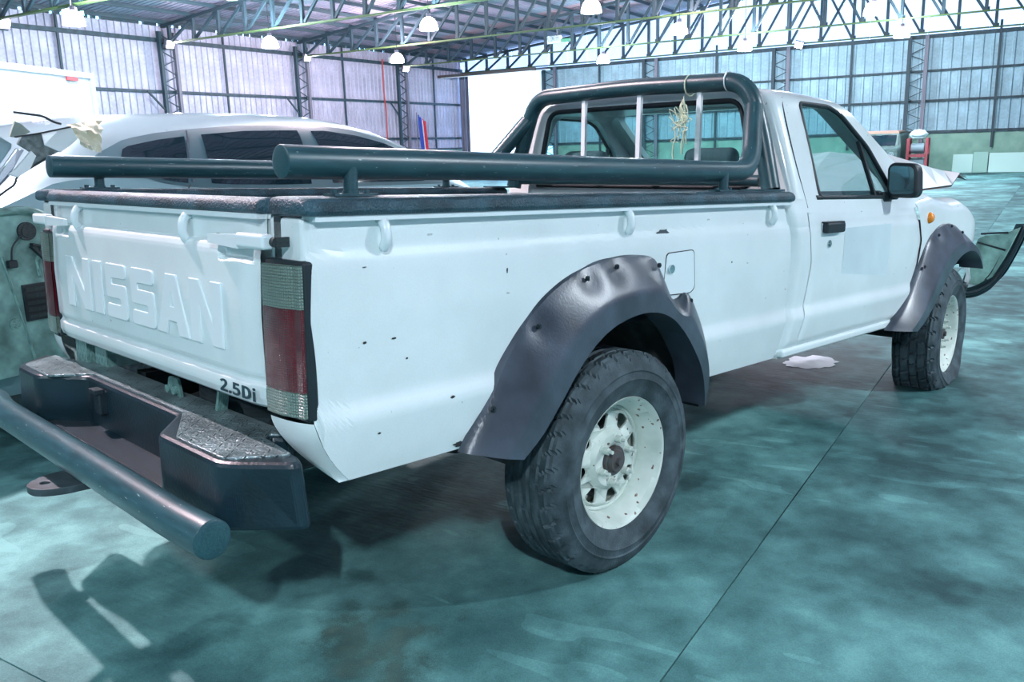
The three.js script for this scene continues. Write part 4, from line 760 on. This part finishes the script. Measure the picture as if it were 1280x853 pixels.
// ---- crumpled bonnet and broken front
{
  const P = { // buckled sheet, knots [x][z]
    xs: [2.48, 2.72, 2.92, 3.12, 3.34, 3.60, 3.84], zs: [-0.70, -0.42, -0.15, 0.12, 0.38, 0.56, 0.68],
    y: [[1.15, 1.18, 1.19, 1.19, 1.18, 1.16, 1.14], [1.20, 1.30, 1.27, 1.30, 1.28, 1.24, 1.18], [1.28, 1.40, 1.36, 1.43, 1.40, 1.33, 1.22], [1.30, 1.36, 1.42, 1.40, 1.415, 1.36, 1.23], [1.26, 1.34, 1.36, 1.37, 1.385, 1.34, 1.24], [1.18, 1.28, 1.31, 1.33, 1.355, 1.325, 1.31], [1.08, 1.18, 1.24, 1.28, 1.315, 1.30, 1.28]],
  };
  const rows = P.xs.map((x, i) => P.zs.map((z, j) => [x + 0.03 * (hash(i, j, 2) - 0.5) + (i > 4 && j > 4 ? -0.10 * (j - 4) * (i - 4) * 0.6 : 0), P.y[i][j], z]));
  let g = grid(rows, true).toNonIndexed(); g.computeVertexNormals();
  const under = grid(rows.map((r) => r.map(([x, y, z]) => [x, y - 0.012, z * 0.995]))).toNonIndexed(); under.computeVertexNormals();
  const b = mesh('bonnet', metreUV(g), M.white, T, 'buckled white bonnet'); mesh('bonnet_lining', metreUV(under), M.rust, b, 'dirty bonnet underside');
  mesh('engine_bay', merge([box(2.95, 0.80, 0, 0.8, 0.40, 0.86), rbox(2.85, 1.05, 0.1, 0.5, 0.14, 0.4, 0.05), box(3.38, 0.82, 0, 0.06, 0.42, 1.3)]), std(0x98a2a4, 0.6, { map: withRepeat(texGrime, 3) }), T);
  mesh('headlamp_socket', merge([rbox(3.42, 0.86, 0.60, 0.10, 0.20, 0.26, 0.03), rbox(3.42, 0.86, -0.60, 0.10, 0.20, 0.26, 0.03)]), M.chassis, T);
  mesh('suspension_strut', merge([rod(V(2.99, 0.60, 0.58), V(3.02, 0.98, 0.56), 0.05, 14), rod(V(3.15, 0.72, 0.62), V(3.34, 0.80, 0.66), 0.03), place(new THREE.SphereGeometry(0.055, 14, 10), 3.24, 0.80, 0.70), rod(V(3.10, 0.66, 0.70), V(3.30, 0.60, 0.72), 0.025)]), M.rust, T);
  // torn-off bumper corner hanging from the front: inner face towards the rear, outer skin curling round its edge
  const edge = spline([[0.60, 0.60, 3.42], [0.72, 0.588, 3.46], [0.83, 0.605, 3.52], [0.915, 0.68, 3.56], [0.975, 0.82, 3.58], [1.035, 1.005, 3.58]], 30);      // [z, y, x]
  const bp = edge.map((p, i) => { const t = i / 30, w = 0.055 + 0.02 * Math.sin(t * 3); return [0, 0.25, 0.5, 0.75, 1].map((k) => { const a = k * Math.PI * 0.95; return [p.z - 0.05 + 0.10 * Math.sin(a * 0.6), p.y + (t < 0.5 ? 0.035 : 0.0) * Math.cos(a) + (t < 0.5 ? 0 : 0.012), p.x - (t < 0.5 ? 0 : 0.03) * Math.cos(a) - w * 0.2]; }); });
  const bump = mesh('front_bumper_corner', metreUV(toCreasedNormals(grid(bp), 0.6)), M.blackPlastic, T, 'torn front bumper corner hanging loose');
  mesh('bumper_edge', pipe(edge.filter((_, i) => i % 5 === 0).map((p) => V(p.z - 0.02, p.y, p.x)), 0.016, 0.05, 10), M.blackPlastic, bump);
  const sp = shapeOf([[0.735, 0.655], [0.79, 0.885], [0.80, 0.92], [0.835, 0.940], [0.93, 0.952], [1.015, 0.995], [0.955, 0.83], [0.895, 0.70], [0.82, 0.645]]);
  const pg = extrude(sp, 0.012, 0.003); pg.applyMatrix4(BACK); pg.rotateZ(0.0); pg.translate(3.545, 0, 0); mesh('bumper_lining', metreUV(pg), std(0xaedccf, 0.6, { map: withRepeat(texGrime, 2) }), bump, 'pale green inner face of the torn bumper');
  mesh('lining_rib', merge([bar(V(3.525, 0.900, 0.80), V(3.525, 0.862, 0.955), 0.010), bar(V(3.525, 0.952, 0.815), V(3.525, 0.965, 0.96), 0.012)]), M.blackPlastic, bump);
  mesh('bumper_strut', merge([rod(V(3.30, 0.62, 0.60), V(3.50, 0.64, 0.76), 0.02), box(3.42, 0.63, 0.68, 0.14, 0.07, 0.16)]), M.dark, bump);
}
// ---- roll bar, side rails
{
  const r = 0.0375, top = 1.652, hx = 1.075, mz = 0.03;
  const hoop = mesh('roll_bar', pipe([V(hx - 0.02, 1.222, -0.71 + mz), V(hx, 1.46, -0.655 + mz), V(hx, top, -0.580 + mz), V(hx, top + 0.014, mz), V(hx, top, 0.585 + mz), V(hx, 1.46, 0.655 + mz), V(hx - 0.02, 1.222, 0.725 + mz)], r, 0.13, 20, false), M.tube, T, 'dark tubular roll bar behind the cab');
  for (const s of [1, -1]) {
    const rail = mesh('side_rail', pipe([V(hx - 0.01, 1.545, s * 0.625 + mz), V(0.905, 1.292, s * 0.745), V(0.6, 1.290, s * 0.75), V(-1.122, 1.295, s * 0.75)], r, 0.11, 22), M.tube, T, 'dark tubular side rail');
    for (const x of [-0.955, 0.675]) mesh('rail_post', merge([cyl(x, 1.25, s * 0.77, 0.017, 0.07), cyl(x, 1.226, s * 0.77, 0.020, 0.008), box(x, 1.222, s * 0.77, 0.12, 0.006, 0.05), cyl(x - 0.045, 1.228, s * 0.77, 0.008, 0.01, 'y', 6), cyl(x + 0.045, 1.228, s * 0.77, 0.008, 0.01, 'y', 6)]), M.tube, rail);
    mesh('hoop_foot', box(hx - 0.05, 1.221, s * 0.735, 0.16, 0.008, 0.11), M.tube, hoop);
  }
  mesh('cross_tube', rod(V(hx - 0.005, 1.258, -0.64), V(hx - 0.005, 1.258, 0.70), 0.024, 16), M.tube, hoop);
  for (const z of [-0.235, 0.085, 0.395]) mesh('guard_bar', merge([box(hx, 1.45, z, 0.016, 0.38, 0.022)]), M.whitePlain, hoop, 'white guard bar');
  mesh('weld_collar', place(new THREE.TorusGeometry(r + 0.0015, 0.003, 6, 24), hx, top + 0.004, 0.53, 0, 0, 0), M.whitePlain, hoop);
}
// rope knotted round the roll bar
{
  const g = [], at = (x, y, z) => V(x, y, z);
  g.push(place(new THREE.TorusGeometry(0.042, 0.0035, 6, 24), 1.075, 1.652, 0.345, 0, Math.PI / 2 * 0, 0));
  for (let k = 0; k < 9; k++) { const pts = [at(1.03, 1.605 - k * 0.004, 0.345)]; let z = 0.345, x = 1.028; for (let i = 1; i <= 6; i++) { z += rr(-0.016, 0.016); x += rr(-0.008, 0.006); pts.push(at(x, 1.60 - i * rr(0.025, 0.046) * (k < 4 ? 1 : 0.75), z)); } g.push(new THREE.TubeGeometry(new THREE.CatmullRomCurve3(pts), 24, 0.003, 5, false)); }
  for (let k = 0; k < 10; k++) { const y = rr(1.44, 1.54), c = at(1.02, y, 0.345); g.push(new THREE.TubeGeometry(new THREE.CatmullRomCurve3([c, at(1.015 + rr(-0.02, 0.01), y + rr(-0.03, 0.05), 0.345 + rr(-0.06, 0.06)), at(1.015, y + rr(-0.09, 0.03), 0.345 + rr(-0.07, 0.05))]), 12, 0.0022, 5, false)); }
  const ro = thing('rope', 'frayed pale rope knotted round the roll bar top', 'rope', V(0, 0, -0.03)); ro.rotation.z = -0.0485; mesh('cord', merge(g), M.rope, ro);
}
// ---------------------------------------------------------------- silver car with a crushed rear (own axes: x forward, z towards the pickup)
{
  const C = thing('crashed_car', 'silver crashed hatchback with crushed rear and dark side windows', 'car', V(-0.63, 0, -2.03), HALL_TURN);
  const roof = knots([[-0.60, 1.06], [-0.45, 1.14], [-0.28, 1.225], [-0.20, 1.295], [-0.04, 1.375], [0.02, 1.40], [0.115, 1.455], [0.20, 1.510], [0.28, 1.545], [0.44, 1.585], [0.67, 1.612], [1.10, 1.630], [1.56, 1.636], [2.10, 1.620], [2.36, 1.590], [2.60, 1.548], [2.86, 1.468], [3.13, 1.360], [3.40, 1.22], [3.62, 1.09], [4.05, 0.97], [4.25, 0.80], [4.32, 0.6]]);
  const belt = knots([[-0.6, 1.02], [-0.3, 1.16], [0.0, 1.27], [0.42, 1.29], [0.60, 1.235], [0.72, 1.21], [1.05, 1.18], [1.43, 1.16], [3.0, 1.11], [3.4, 1.06], [3.7, 0.98], [4.3, 0.6]]);
  const inset = (t) => knots([[0, 0.015], [0.25, 0.05], [0.5, 0.10], [0.7, 0.15], [0.82, 0.20], [0.9, 0.27], [0.96, 0.36], [1, 0.5]])(t);
  const zc = -0.91, rings = [];
  for (let i = 0; i <= 60; i++) {
    const x = lerp(-0.60, 4.32, i / 60), R = roof(x), b = Math.min(belt(x), R - 0.03), half = [], nose = 0.22 * Math.pow(clamp01((x - 3.7) / 0.62), 2) + 0.18 * Math.pow(clamp01((-0.25 - x) / 0.35), 2);
    for (const [y, d] of [[0.28, 0.10], [0.36, 0.04], [0.55, 0.0], [0.80, -0.012], [0.98, 0.0]]) half.push([Math.min(y, b - 0.02), d]);
    for (let k = 0; k <= 12; k++) { const t = k / 12; half.push([lerp(b, R, Math.sin(t * Math.PI / 2 * 0.98)), inset(Math.sin(t * Math.PI / 2 * 0.98))]); }
    const ring = [...half.map(([y, d]) => [x, y, -d - nose]), [x, R + 0.012, zc], ...half.slice().reverse().map(([y, d]) => [x, y, 2 * zc + d + nose])];
    rings.push(ring);
  }
  mesh('car_body', solid(rings, 0.5), M.silver, C);
  const zS = (x, y) => { const R = roof(x), b = Math.min(belt(x), R - 0.03); return -inset(clamp01((y - b) / (R - b))); };
  const ft = knots([[0.20, 1.36], [0.26, 1.395], [0.45, 1.468], [0.66, 1.50], [0.89, 1.522], [1.30, 1.548], [1.99, 1.555], [2.30, 1.522], [2.56, 1.468], [2.95, 1.345], [3.25, 1.20]]);
  const fb = knots([[0.20, 1.345], [0.42, 1.285], [0.60, 1.233], [0.72, 1.212], [1.05, 1.182], [1.43, 1.162], [3.0, 1.115], [3.25, 1.11]]);
  const band = (x0, x1, lo, hi, off, lean = 0) => { const rows = []; for (let j = 0; j <= 8; j++) { const r = []; for (let i = 0; i <= 40; i++) { const t = j / 8, x = lerp(x0, x1, i / 40) + lean * (t - 0.5), y = lerp(fb(x) + lo, ft(x) - hi, t); r.push([x, y, zS(x, y) + off]); } rows.push(r); } return metreUV(toCreasedNormals(grid(rows), 0.6)); };
  mesh('window_trim', band(0.21, 3.2, 0, 0, 0.006), std(0x43646e, 0.4), C);
  mesh('quarter_window', band(0.36, 0.79, 0.02, 0.035, 0.011, 0.10), M.privacy, C); mesh('rear_door_window', band(0.93, 1.71, 0.025, 0.035, 0.011, 0.06), M.privacy, C); mesh('front_door_window', band(1.87, 2.85, 0.025, 0.04, 0.011, -0.02), M.privacy, C);
  mesh('chrome_pillar_line', bar(V(0.77, 1.235, zS(0.77, 1.235) + 0.014), V(0.87, 1.512, zS(0.87, 1.512) + 0.014), 0.012), M.chrome, C);
  mesh('door_seam', new THREE.TubeGeometry(new THREE.CatmullRomCurve3([[0.74, 1.22], [0.66, 1.08], [0.64, 0.9], [0.5, 0.75]].map(([x, y]) => V(x, y, 0.002))), 30, 0.004, 6, false), M.gasket, C);
  // exposed inner quarter where the rear bumper is missing
  const q = mesh('inner_quarter', metreUV(place(extrude(roundShape([[-0.66, 0.40], [-0.66, 1.10], [-0.50, 1.145], [-0.20, 1.150], [-0.10, 1.12], [-0.03, 1.02], [0.05, 0.70], [0.06, 0.40]], 0.05), 0.02, 0.004), 0, 0, -0.005)), M.primer, C, 'bare green-grey inner quarter panel');
  mesh('panel_rim', pipe([V(-0.66, 1.125, 0.022), V(-0.45, 1.15, 0.022), V(-0.18, 1.152, 0.022), V(-0.08, 1.10, 0.022)], 0.020, 0.06, 10), M.primer, q);
  mesh('round_socket', merge([cyl(-0.205, 1.055, 0.024, 0.042, 0.02, 'z', 24), cyl(-0.205, 1.055, 0.034, 0.028, 0.01, 'z', 20)]), M.chassis, q);
  mesh('wire', new THREE.TubeGeometry(new THREE.CatmullRomCurve3([V(-0.24, 1.04, 0.04), V(-0.29, 0.99, 0.045), V(-0.30, 0.93, 0.04)]), 16, 0.004, 6, false), M.gasket, q); mesh('plug', rbox(-0.30, 0.915, 0.04, 0.04, 0.035, 0.03, 0.005), M.gasket, q);
  const brk = []; for (let k = 0; k < 5; k++) brk.push(box(-0.165 + k * 0.028, 0.985 - k * 0.034, 0.04, 0.07, 0.010, 0.03, 0, 0, -0.3)); brk.push(bar(V(-0.20, 0.985, 0.04), V(-0.07, 0.83, 0.04), 0.012, 0.03), bar(V(-0.135, 1.01, 0.04), V(-0.01, 0.86, 0.04), 0.012, 0.03));
  mesh('bumper_bracket', merge(brk), M.gasket, q);
  const vent = mesh('vent_frame', merge([box(-0.195, 0.727, 0.026, 0.14, 0.17, 0.012)]), M.gasket, q);
  for (let k = 0; k < 5; k++) mesh('vent_slat', box(-0.195, 0.665 + k * 0.031, 0.038, 0.125, 0.018, 0.012, 0.4), M.chassis, q);
  mesh('pressing', merge([pipe([V(-0.17, 0.84, 0.018), V(-0.175, 0.93, 0.018), V(-0.12, 0.945, 0.018), V(-0.10, 0.84, 0.018)], 0.010, 0.03, 8), pipe([V(-0.33, 0.95, 0.018), V(-0.27, 0.6, 0.018), V(-0.25, 0.45, 0.018)], 0.008, 0.1, 8), cyl(-0.32, 0.64, 0.02, 0.025, 0.014, 'z'), cyl(-0.045, 0.60, 0.026, 0.022, 0.02, 'z')]), M.primer, q);
  // torn sheet round the missing hatch: bent plates standing off the body
  const torn = (name, pts, z, mat, label, lean = 0) => { const g = extrude(shapeOf(pts), 0.012, 0.002), p = g.attributes.position; for (let i = 0; i < p.count; i++) p.setZ(i, p.getZ(i) + z + lean * (p.getY(i) - 1.4) + 0.03 * (fbm(0.5 + p.getX(i), p.getY(i) - 1, 12, 2, 31) - 0.5)); g.computeVertexNormals(); return mesh(name, metreUV(g), mat, C, label); };
  torn('torn_metal', [[-0.40, 1.50], [-0.233, 1.488], [-0.17, 1.448], [-0.173, 1.431], [-0.252, 1.345], [-0.42, 1.25]], -0.06, M.silver, 'bent silver hatch frame');
  torn('torn_metal', [[-0.191, 1.482], [-0.149, 1.548], [-0.12, 1.535], [-0.094, 1.502], [-0.153, 1.478]], 0.0, std(0x82948c, 0.7), 'olive torn flap', -0.3);
  torn('torn_metal', [[-0.153, 1.478], [-0.10, 1.492], [-0.067, 1.494], [-0.056, 1.44], [0.013, 1.409], [-0.041, 1.385], [-0.14, 1.333], [-0.111, 1.408], [-0.17, 1.448]], -0.01, std(0x8b9b9d, 0.5, { map: withRepeat(texGrime, 6), metalness: 0.3 }), 'crumpled bare metal', 0.2);
  torn('torn_trim', [[-0.40, 1.22], [-0.255, 1.345], [-0.18, 1.425], [-0.15, 1.42], [-0.205, 1.35], [-0.245, 1.302], [-0.40, 1.17]], 0.0, M.chrome, 'bright trim strip');
  torn('torn_trim', [[-0.24, 1.315], [-0.20, 1.34], [-0.125, 1.412], [-0.11, 1.392], [-0.148, 1.333], [-0.207, 1.302]], 0.012, M.whitePlain, 'white trim strip');
  torn('torn_panel', [[-0.055, 1.494], [0.02, 1.507], [0.088, 1.524], [0.115, 1.468], [0.07, 1.435], [0.021, 1.409], [-0.055, 1.443]], 0.0, M.whitePlain, 'white torn panel');
  mesh('torn_edge', pipe([V(-0.195, 1.478, 0.03), V(-0.08, 1.494, 0.03), V(0.084, 1.524, 0.02)], 0.004, 0.02, 6), M.gasket, C); mesh('quarter_seam', pipe([V(-0.041, 1.385, 0.012), V(-0.148, 1.333, 0.012), V(-0.204, 1.302, 0.012), V(-0.213, 1.268, 0.006), V(-0.273, 1.231, 0.0), V(-0.4, 1.15, -0.02)], 0.005, 0.02, 6), M.gasket, C);
  const cr = []; for (let j = 0; j <= 7; j++) { const r = []; for (let i = 0; i <= 7; i++) { const u = i / 7, v = j / 7, x = lerp(lerp(0.13, 0.21, u), lerp(0.085, 0.27, u), v), y = lerp(lerp(1.43, 1.40, u), lerp(1.535, 1.56, u), v); r.push([x, y, -0.05 * v + 0.01 + 0.045 * hash(i, j, 6)]); } cr.push(r); }
  { const g = grid(cr).toNonIndexed(); g.computeVertexNormals(); mesh('crumpled_pillar', metreUV(g), std(0xe4e2cc, 0.6, { side: THREE.DoubleSide }), C, 'crumpled cream pillar edge'); }
  mesh('rear_wiper', pipe([V(0.0, 1.605, -0.30), V(0.14, 1.588, -0.29), V(0.18, 1.560, -0.28), V(0.22, 1.55, -0.28)], 0.006, 0.03, 8), M.gasket, C, 'bent rear wiper arm');
  for (const [x, z] of [[0.45, -0.12], [3.1, -0.12], [0.45, -1.70], [3.1, -1.70]]) { const w = mesh('wheel', merge([place(new THREE.TorusGeometry(0.25, 0.085, 14, 40), x, 0.33, z), cyl(x, 0.33, z, 0.19, 0.10, 'z', 28)]), M.rubber, C); }
}
// ---------------------------------------------------------------- white refrigerated box truck
{
  const B = thing('box_truck', 'white refrigerated box truck parked by the left wall', 'box truck', V(3.49, 0, -12.56), 35.5 * Math.PI / 180);
  const b = mesh('cargo_box', rbox(-3.0, 1.82, -1.1, 6.0, 1.80, 2.2, 0.02), std(0xd2e0e6, 0.5), B);
  mesh('top_rail', box(-3.0, 2.70, 0.005, 6.04, 0.09, 0.05), std(0xc4d2dd, 0.5), b); mesh('corner_rail', box(-0.03, 1.8, 0.006, 0.09, 1.86, 0.05), std(0xc4d2dd, 0.5), b); mesh('bottom_rail', box(-3, 0.93, 0.005, 6.0, 0.08, 0.05), std(0xc4d2dd, 0.5), b);
  mesh('marker_lamp', box(-0.55, 2.66 - 0.04, 0.035, 0.26, 0.05, 0.02), std(0xd0303a, 0.4), b, 'red side marker');
  mesh('cooling_unit', merge([rbox(0.26, 2.47, -1.1, 0.48, 0.36, 1.6, 0.06), rbox(0.24, 2.62, -1.1, 0.52, 0.05, 1.66, 0.02)]), std(0xd5e2e8, 0.5), B, 'white cooling unit'); mesh('unit_grille', box(0.505, 2.45, -1.1, 0.02, 0.2, 1.2), M.dark, B);
  const c = mesh('cab', rbox(1.0, 1.25, -1.1, 1.6, 1.35, 1.9, 0.12), M.whitePlain, B); mesh('cab_window', rbox(1.1, 1.55, -0.16, 0.9, 0.45, 0.04, 0.015), M.privacy, c); mesh('windscreen', rbox(1.80, 1.55, -1.1, 0.04, 0.5, 1.6, 0.015), M.privacy, c);
  mesh('chassis_rail', merge([box(-2.2, 0.72, -0.75, 7.5, 0.2, 0.1), box(-2.2, 0.72, -1.45, 7.5, 0.2, 0.1)]), M.dark, B);
  for (const [x, z] of [[1.0, -0.25], [1.0, -1.95], [-4.2, -0.25], [-4.2, -1.95]]) mesh('wheel', merge([place(new THREE.TorusGeometry(0.29, 0.11, 14, 36), x, 0.40, z), cyl(x, 0.40, z, 0.22, 0.14, 'z', 24)]), M.rubber, B);
}
// ---------------------------------------------------------------- things by the back wall
{
  const V1 = thing('derelict_van', 'derelict dark van with a brown roof by the back wall', 'van', inHall(31, 0, -3.45), HALL_TURN);
  const ring = (x, hw, y0, y1, r) => { const p = []; for (const [sz, sy] of [[1, -1], [1, 1], [-1, 1], [-1, -1]]) for (let k = 0; k < 4; k++) { const a = Math.atan2(sy, sz) + (k - 1.5) * 0.45; p.push([x, (sy > 0 ? y1 - r : y0 + r) + r * Math.sin(a), sz * (hw - r) + r * Math.cos(a)]); } return p; };
  mesh('van_body', solid([ring(-0.9, 0.68, 0.30, 0.95, 0.10), ring(-0.75, 0.74, 0.26, 1.02, 0.10), ring(-0.45, 0.74, 0.26, 1.05, 0.10), ring(-0.15, 0.66, 0.26, 1.50, 0.14), ring(1.6, 0.68, 0.26, 1.54, 0.14), ring(1.75, 0.62, 0.35, 1.45, 0.14)], 0.5), std(0x55706e, 0.6, { map: withRepeat(texGrime, 2) }), V1);
  mesh('roof_panel', solid([ring(-0.16, 0.60, 1.47, 1.55, 0.03), ring(0.2, 0.62, 1.50, 1.59, 0.03), ring(1.6, 0.60, 1.50, 1.58, 0.03)], 0.5), std(0x9a7f70, 0.7), V1, 'brown roof');
  mesh('windscreen', place(rbox(0, 0, 0, 0.03, 0.42, 1.08, 0.012), -0.33, 1.25, 0, 0, 0, -0.58), M.privacy, V1); mesh('bumper', rbox(-0.94, 0.42, 0, 0.10, 0.16, 1.4, 0.03), M.blackPlastic, V1); for (const s of [-1, 1]) mesh('headlamp', place(cyl(0, 0, 0, 0.09, 0.04, 'x'), -0.93, 0.78, s * 0.5), M.chrome, V1);
  mesh('aerial', rod(V(-0.4, 1.05, 0.62), V(-0.7, 1.95, 0.72), 0.008, 6), M.dark, V1);
  for (const [x, z] of [[-0.3, 0.62], [-0.3, -0.62], [1.2, 0.62], [1.2, -0.62]]) mesh('wheel', place(new THREE.TorusGeometry(0.21, 0.085, 12, 28), x, 0.295, z), M.rubber, V1);
  const P = thing('red_machine', 'red framed machine topped with a white bundle by the back wall', 'machine', inHall(31.4, 0, -2.28), HALL_TURN);
  for (const [x, z] of [[-0.25, -0.3], [-0.25, 0.3], [0.25, -0.3], [0.25, 0.3]]) mesh('frame_post', box(x, 0.65, z, 0.08, 1.3, 0.09), std(0x8a3d46, 0.6), P);
  mesh('frame_beam', merge([box(-0.25, 0.70, 0, 0.08, 0.10, 0.6), box(0, 0.70, 0.3, 0.5, 0.10, 0.08), box(0.25, 1.0, 0, 0.08, 0.08, 0.6)]), std(0x8a3d46, 0.6), P);
  mesh('motor', merge([cyl(-0.05, 0.95, 0, 0.17, 0.42, 'z', 20), rbox(0, 0.35, 0, 0.42, 0.5, 0.5, 0.05)]), std(0x6b7f88, 0.6), P);
  { const g = new THREE.IcosahedronGeometry(0.26, 3), p = g.attributes.position; for (let i = 0; i < p.count; i++) { const k = 0.8 + 0.5 * fbm(0.5 + p.getX(i), 0.5 + p.getY(i), 8, 3, 88); p.setXYZ(i, p.getX(i) * k, p.getY(i) * k * 0.6, p.getZ(i) * k * 1.1); } g.computeVertexNormals(); mesh('bundle', place(g, 0, 1.42, 0), std(0xd5eef0, 0.8), P, 'white bundle'); }
  const boards = [[-1.04, 0.66, 0.67, 'leaning pale board beside the block wall, farther from the corner mullion', 0xbfe0da], [-0.46, 0.48, 0.74, 'grey-green board leaning between two pale boards', 0x9cc3b8], [0.62, 1.62, 0.70, 'long pale board leaning on the green block wall', 0xbfe0da]];
  for (const [w, len, h, l, c] of boards) { const m = tag(mesh('leaning_board', rbox(0, h / 2, 0, 0.03, h, len, 0.006), std(c, 0.8)), l, 'board', 'boards leaning on the back wall'); m.rotation.set(0, HALL_TURN, 0); m.rotateZ(-0.14); m.position.copy(inHall(33.72, 0.004, w)); }
  // flag on a staff
  const F = thing('flag', 'blue, white and red flag hanging limp by the left wall', 'flag', inHall(29.7, 0, W_LEFT + 0.45), HALL_TURN);
  mesh('flag_staff', rod(V(-0.02, 0, 0), V(0, 3.1, 0), 0.02), M.steelPale, F); mesh('staff_foot', cyl(-0.02, 0.03, 0, 0.18, 0.06), M.steel, F);
  const fold = (x0, x1, y0, y1) => { const rows = []; for (let j = 0; j <= 10; j++) { const r = []; for (let i = 0; i <= 8; i++) { const t = i / 8, v = j / 10; r.push([lerp(x0, x1, t) + 0.14 * (1 - v), lerp(y0, y1, v) - 0.15 * t, 0.05 * Math.sin(t * 9 + x0 * 20) + 0.06]); } rows.push(r); } return grid(rows); };
  mesh('blue_cloth', fold(0.0, 0.26, 1.5, 3.0), std(0x3a4fa8, 0.9, { side: THREE.DoubleSide }), F, 'blue cloth'); mesh('white_cloth', fold(0.26, 0.31, 1.45, 2.90), std(0xf0f0f4, 0.9, { side: THREE.DoubleSide }), F, 'white cloth'); mesh('red_cloth', fold(0.31, 0.58, 1.4, 2.84), std(0xc43a48, 0.9, { side: THREE.DoubleSide }), F, 'red cloth');
  const cd = tag(mesh('red_conduit', pipe([V(0, 1.35, 0), V(0, 3.4, 0), V(-0.06, 3.6, 0), V(-0.06, 5.3, 0)], 0.03, 0.1, 8), std(0xb5423c, 0.6)), 'red conduit pipe running up the left wall', 'pipe'); cd.position.copy(inHall(27.85, 0, W_LEFT + 0.22)); cd.rotation.y = HALL_TURN;
  // emergency light boxes
  const sign = (a, y, w, label, spots, turn) => { const t = thing('emergency_light', label, 'emergency light', inHall(a, y, w), HALL_TURN + turn, 'emergency light boxes'); mesh('case', rbox(0, 0, 0, 0.10, 0.24, 0.5, 0.02), M.whitePlain, t); mesh('sign_panel', rbox(-0.03, -0.05, 0.42, 0.04, 0.10, 0.34, 0.01), std(0x58a884, 0.5), t, 'green exit panel'); if (spots) for (const z of [-0.12, 0.10]) mesh('spot', place(cyl(0, 0, 0, 0.09, 0.08, 'x'), -0.07, 0.02, z), M.chrome, t); mesh('hanger', box(0, 0.28, 0.1, 0.02, 0.4, 0.04), M.steelPale, t); };
  sign(22.88, 4.72, -12.1, 'white twin-spot emergency light with green panel under the truss', true, 0); sign(10.5, 4.83, -18.5, 'small emergency light box beside the dome lamp over the box truck', false, 0); sign(28.15, 5.28, W_LEFT + 0.55, 'small emergency light box on top of the red conduit', false, 0);
  // low crumpled white patch with a ragged outline, on the floor under the pickup
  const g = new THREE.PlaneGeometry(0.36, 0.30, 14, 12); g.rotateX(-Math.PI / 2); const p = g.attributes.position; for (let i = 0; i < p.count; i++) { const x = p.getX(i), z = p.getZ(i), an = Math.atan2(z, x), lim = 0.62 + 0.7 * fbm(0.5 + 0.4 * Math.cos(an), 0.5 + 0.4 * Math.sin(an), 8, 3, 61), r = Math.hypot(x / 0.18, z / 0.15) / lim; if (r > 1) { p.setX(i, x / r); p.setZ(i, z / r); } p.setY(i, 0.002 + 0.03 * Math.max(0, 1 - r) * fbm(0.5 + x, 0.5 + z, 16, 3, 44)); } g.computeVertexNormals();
  const pl = tag(mesh('white_patch', g, std(0xf6f4fb, 0.5, { side: THREE.DoubleSide })), 'crumpled white patch on the floor under the pickup', 'plastic sheet'); pl.position.set(2.93, 0, 0.06);
}
renderer.render(scene, camera);
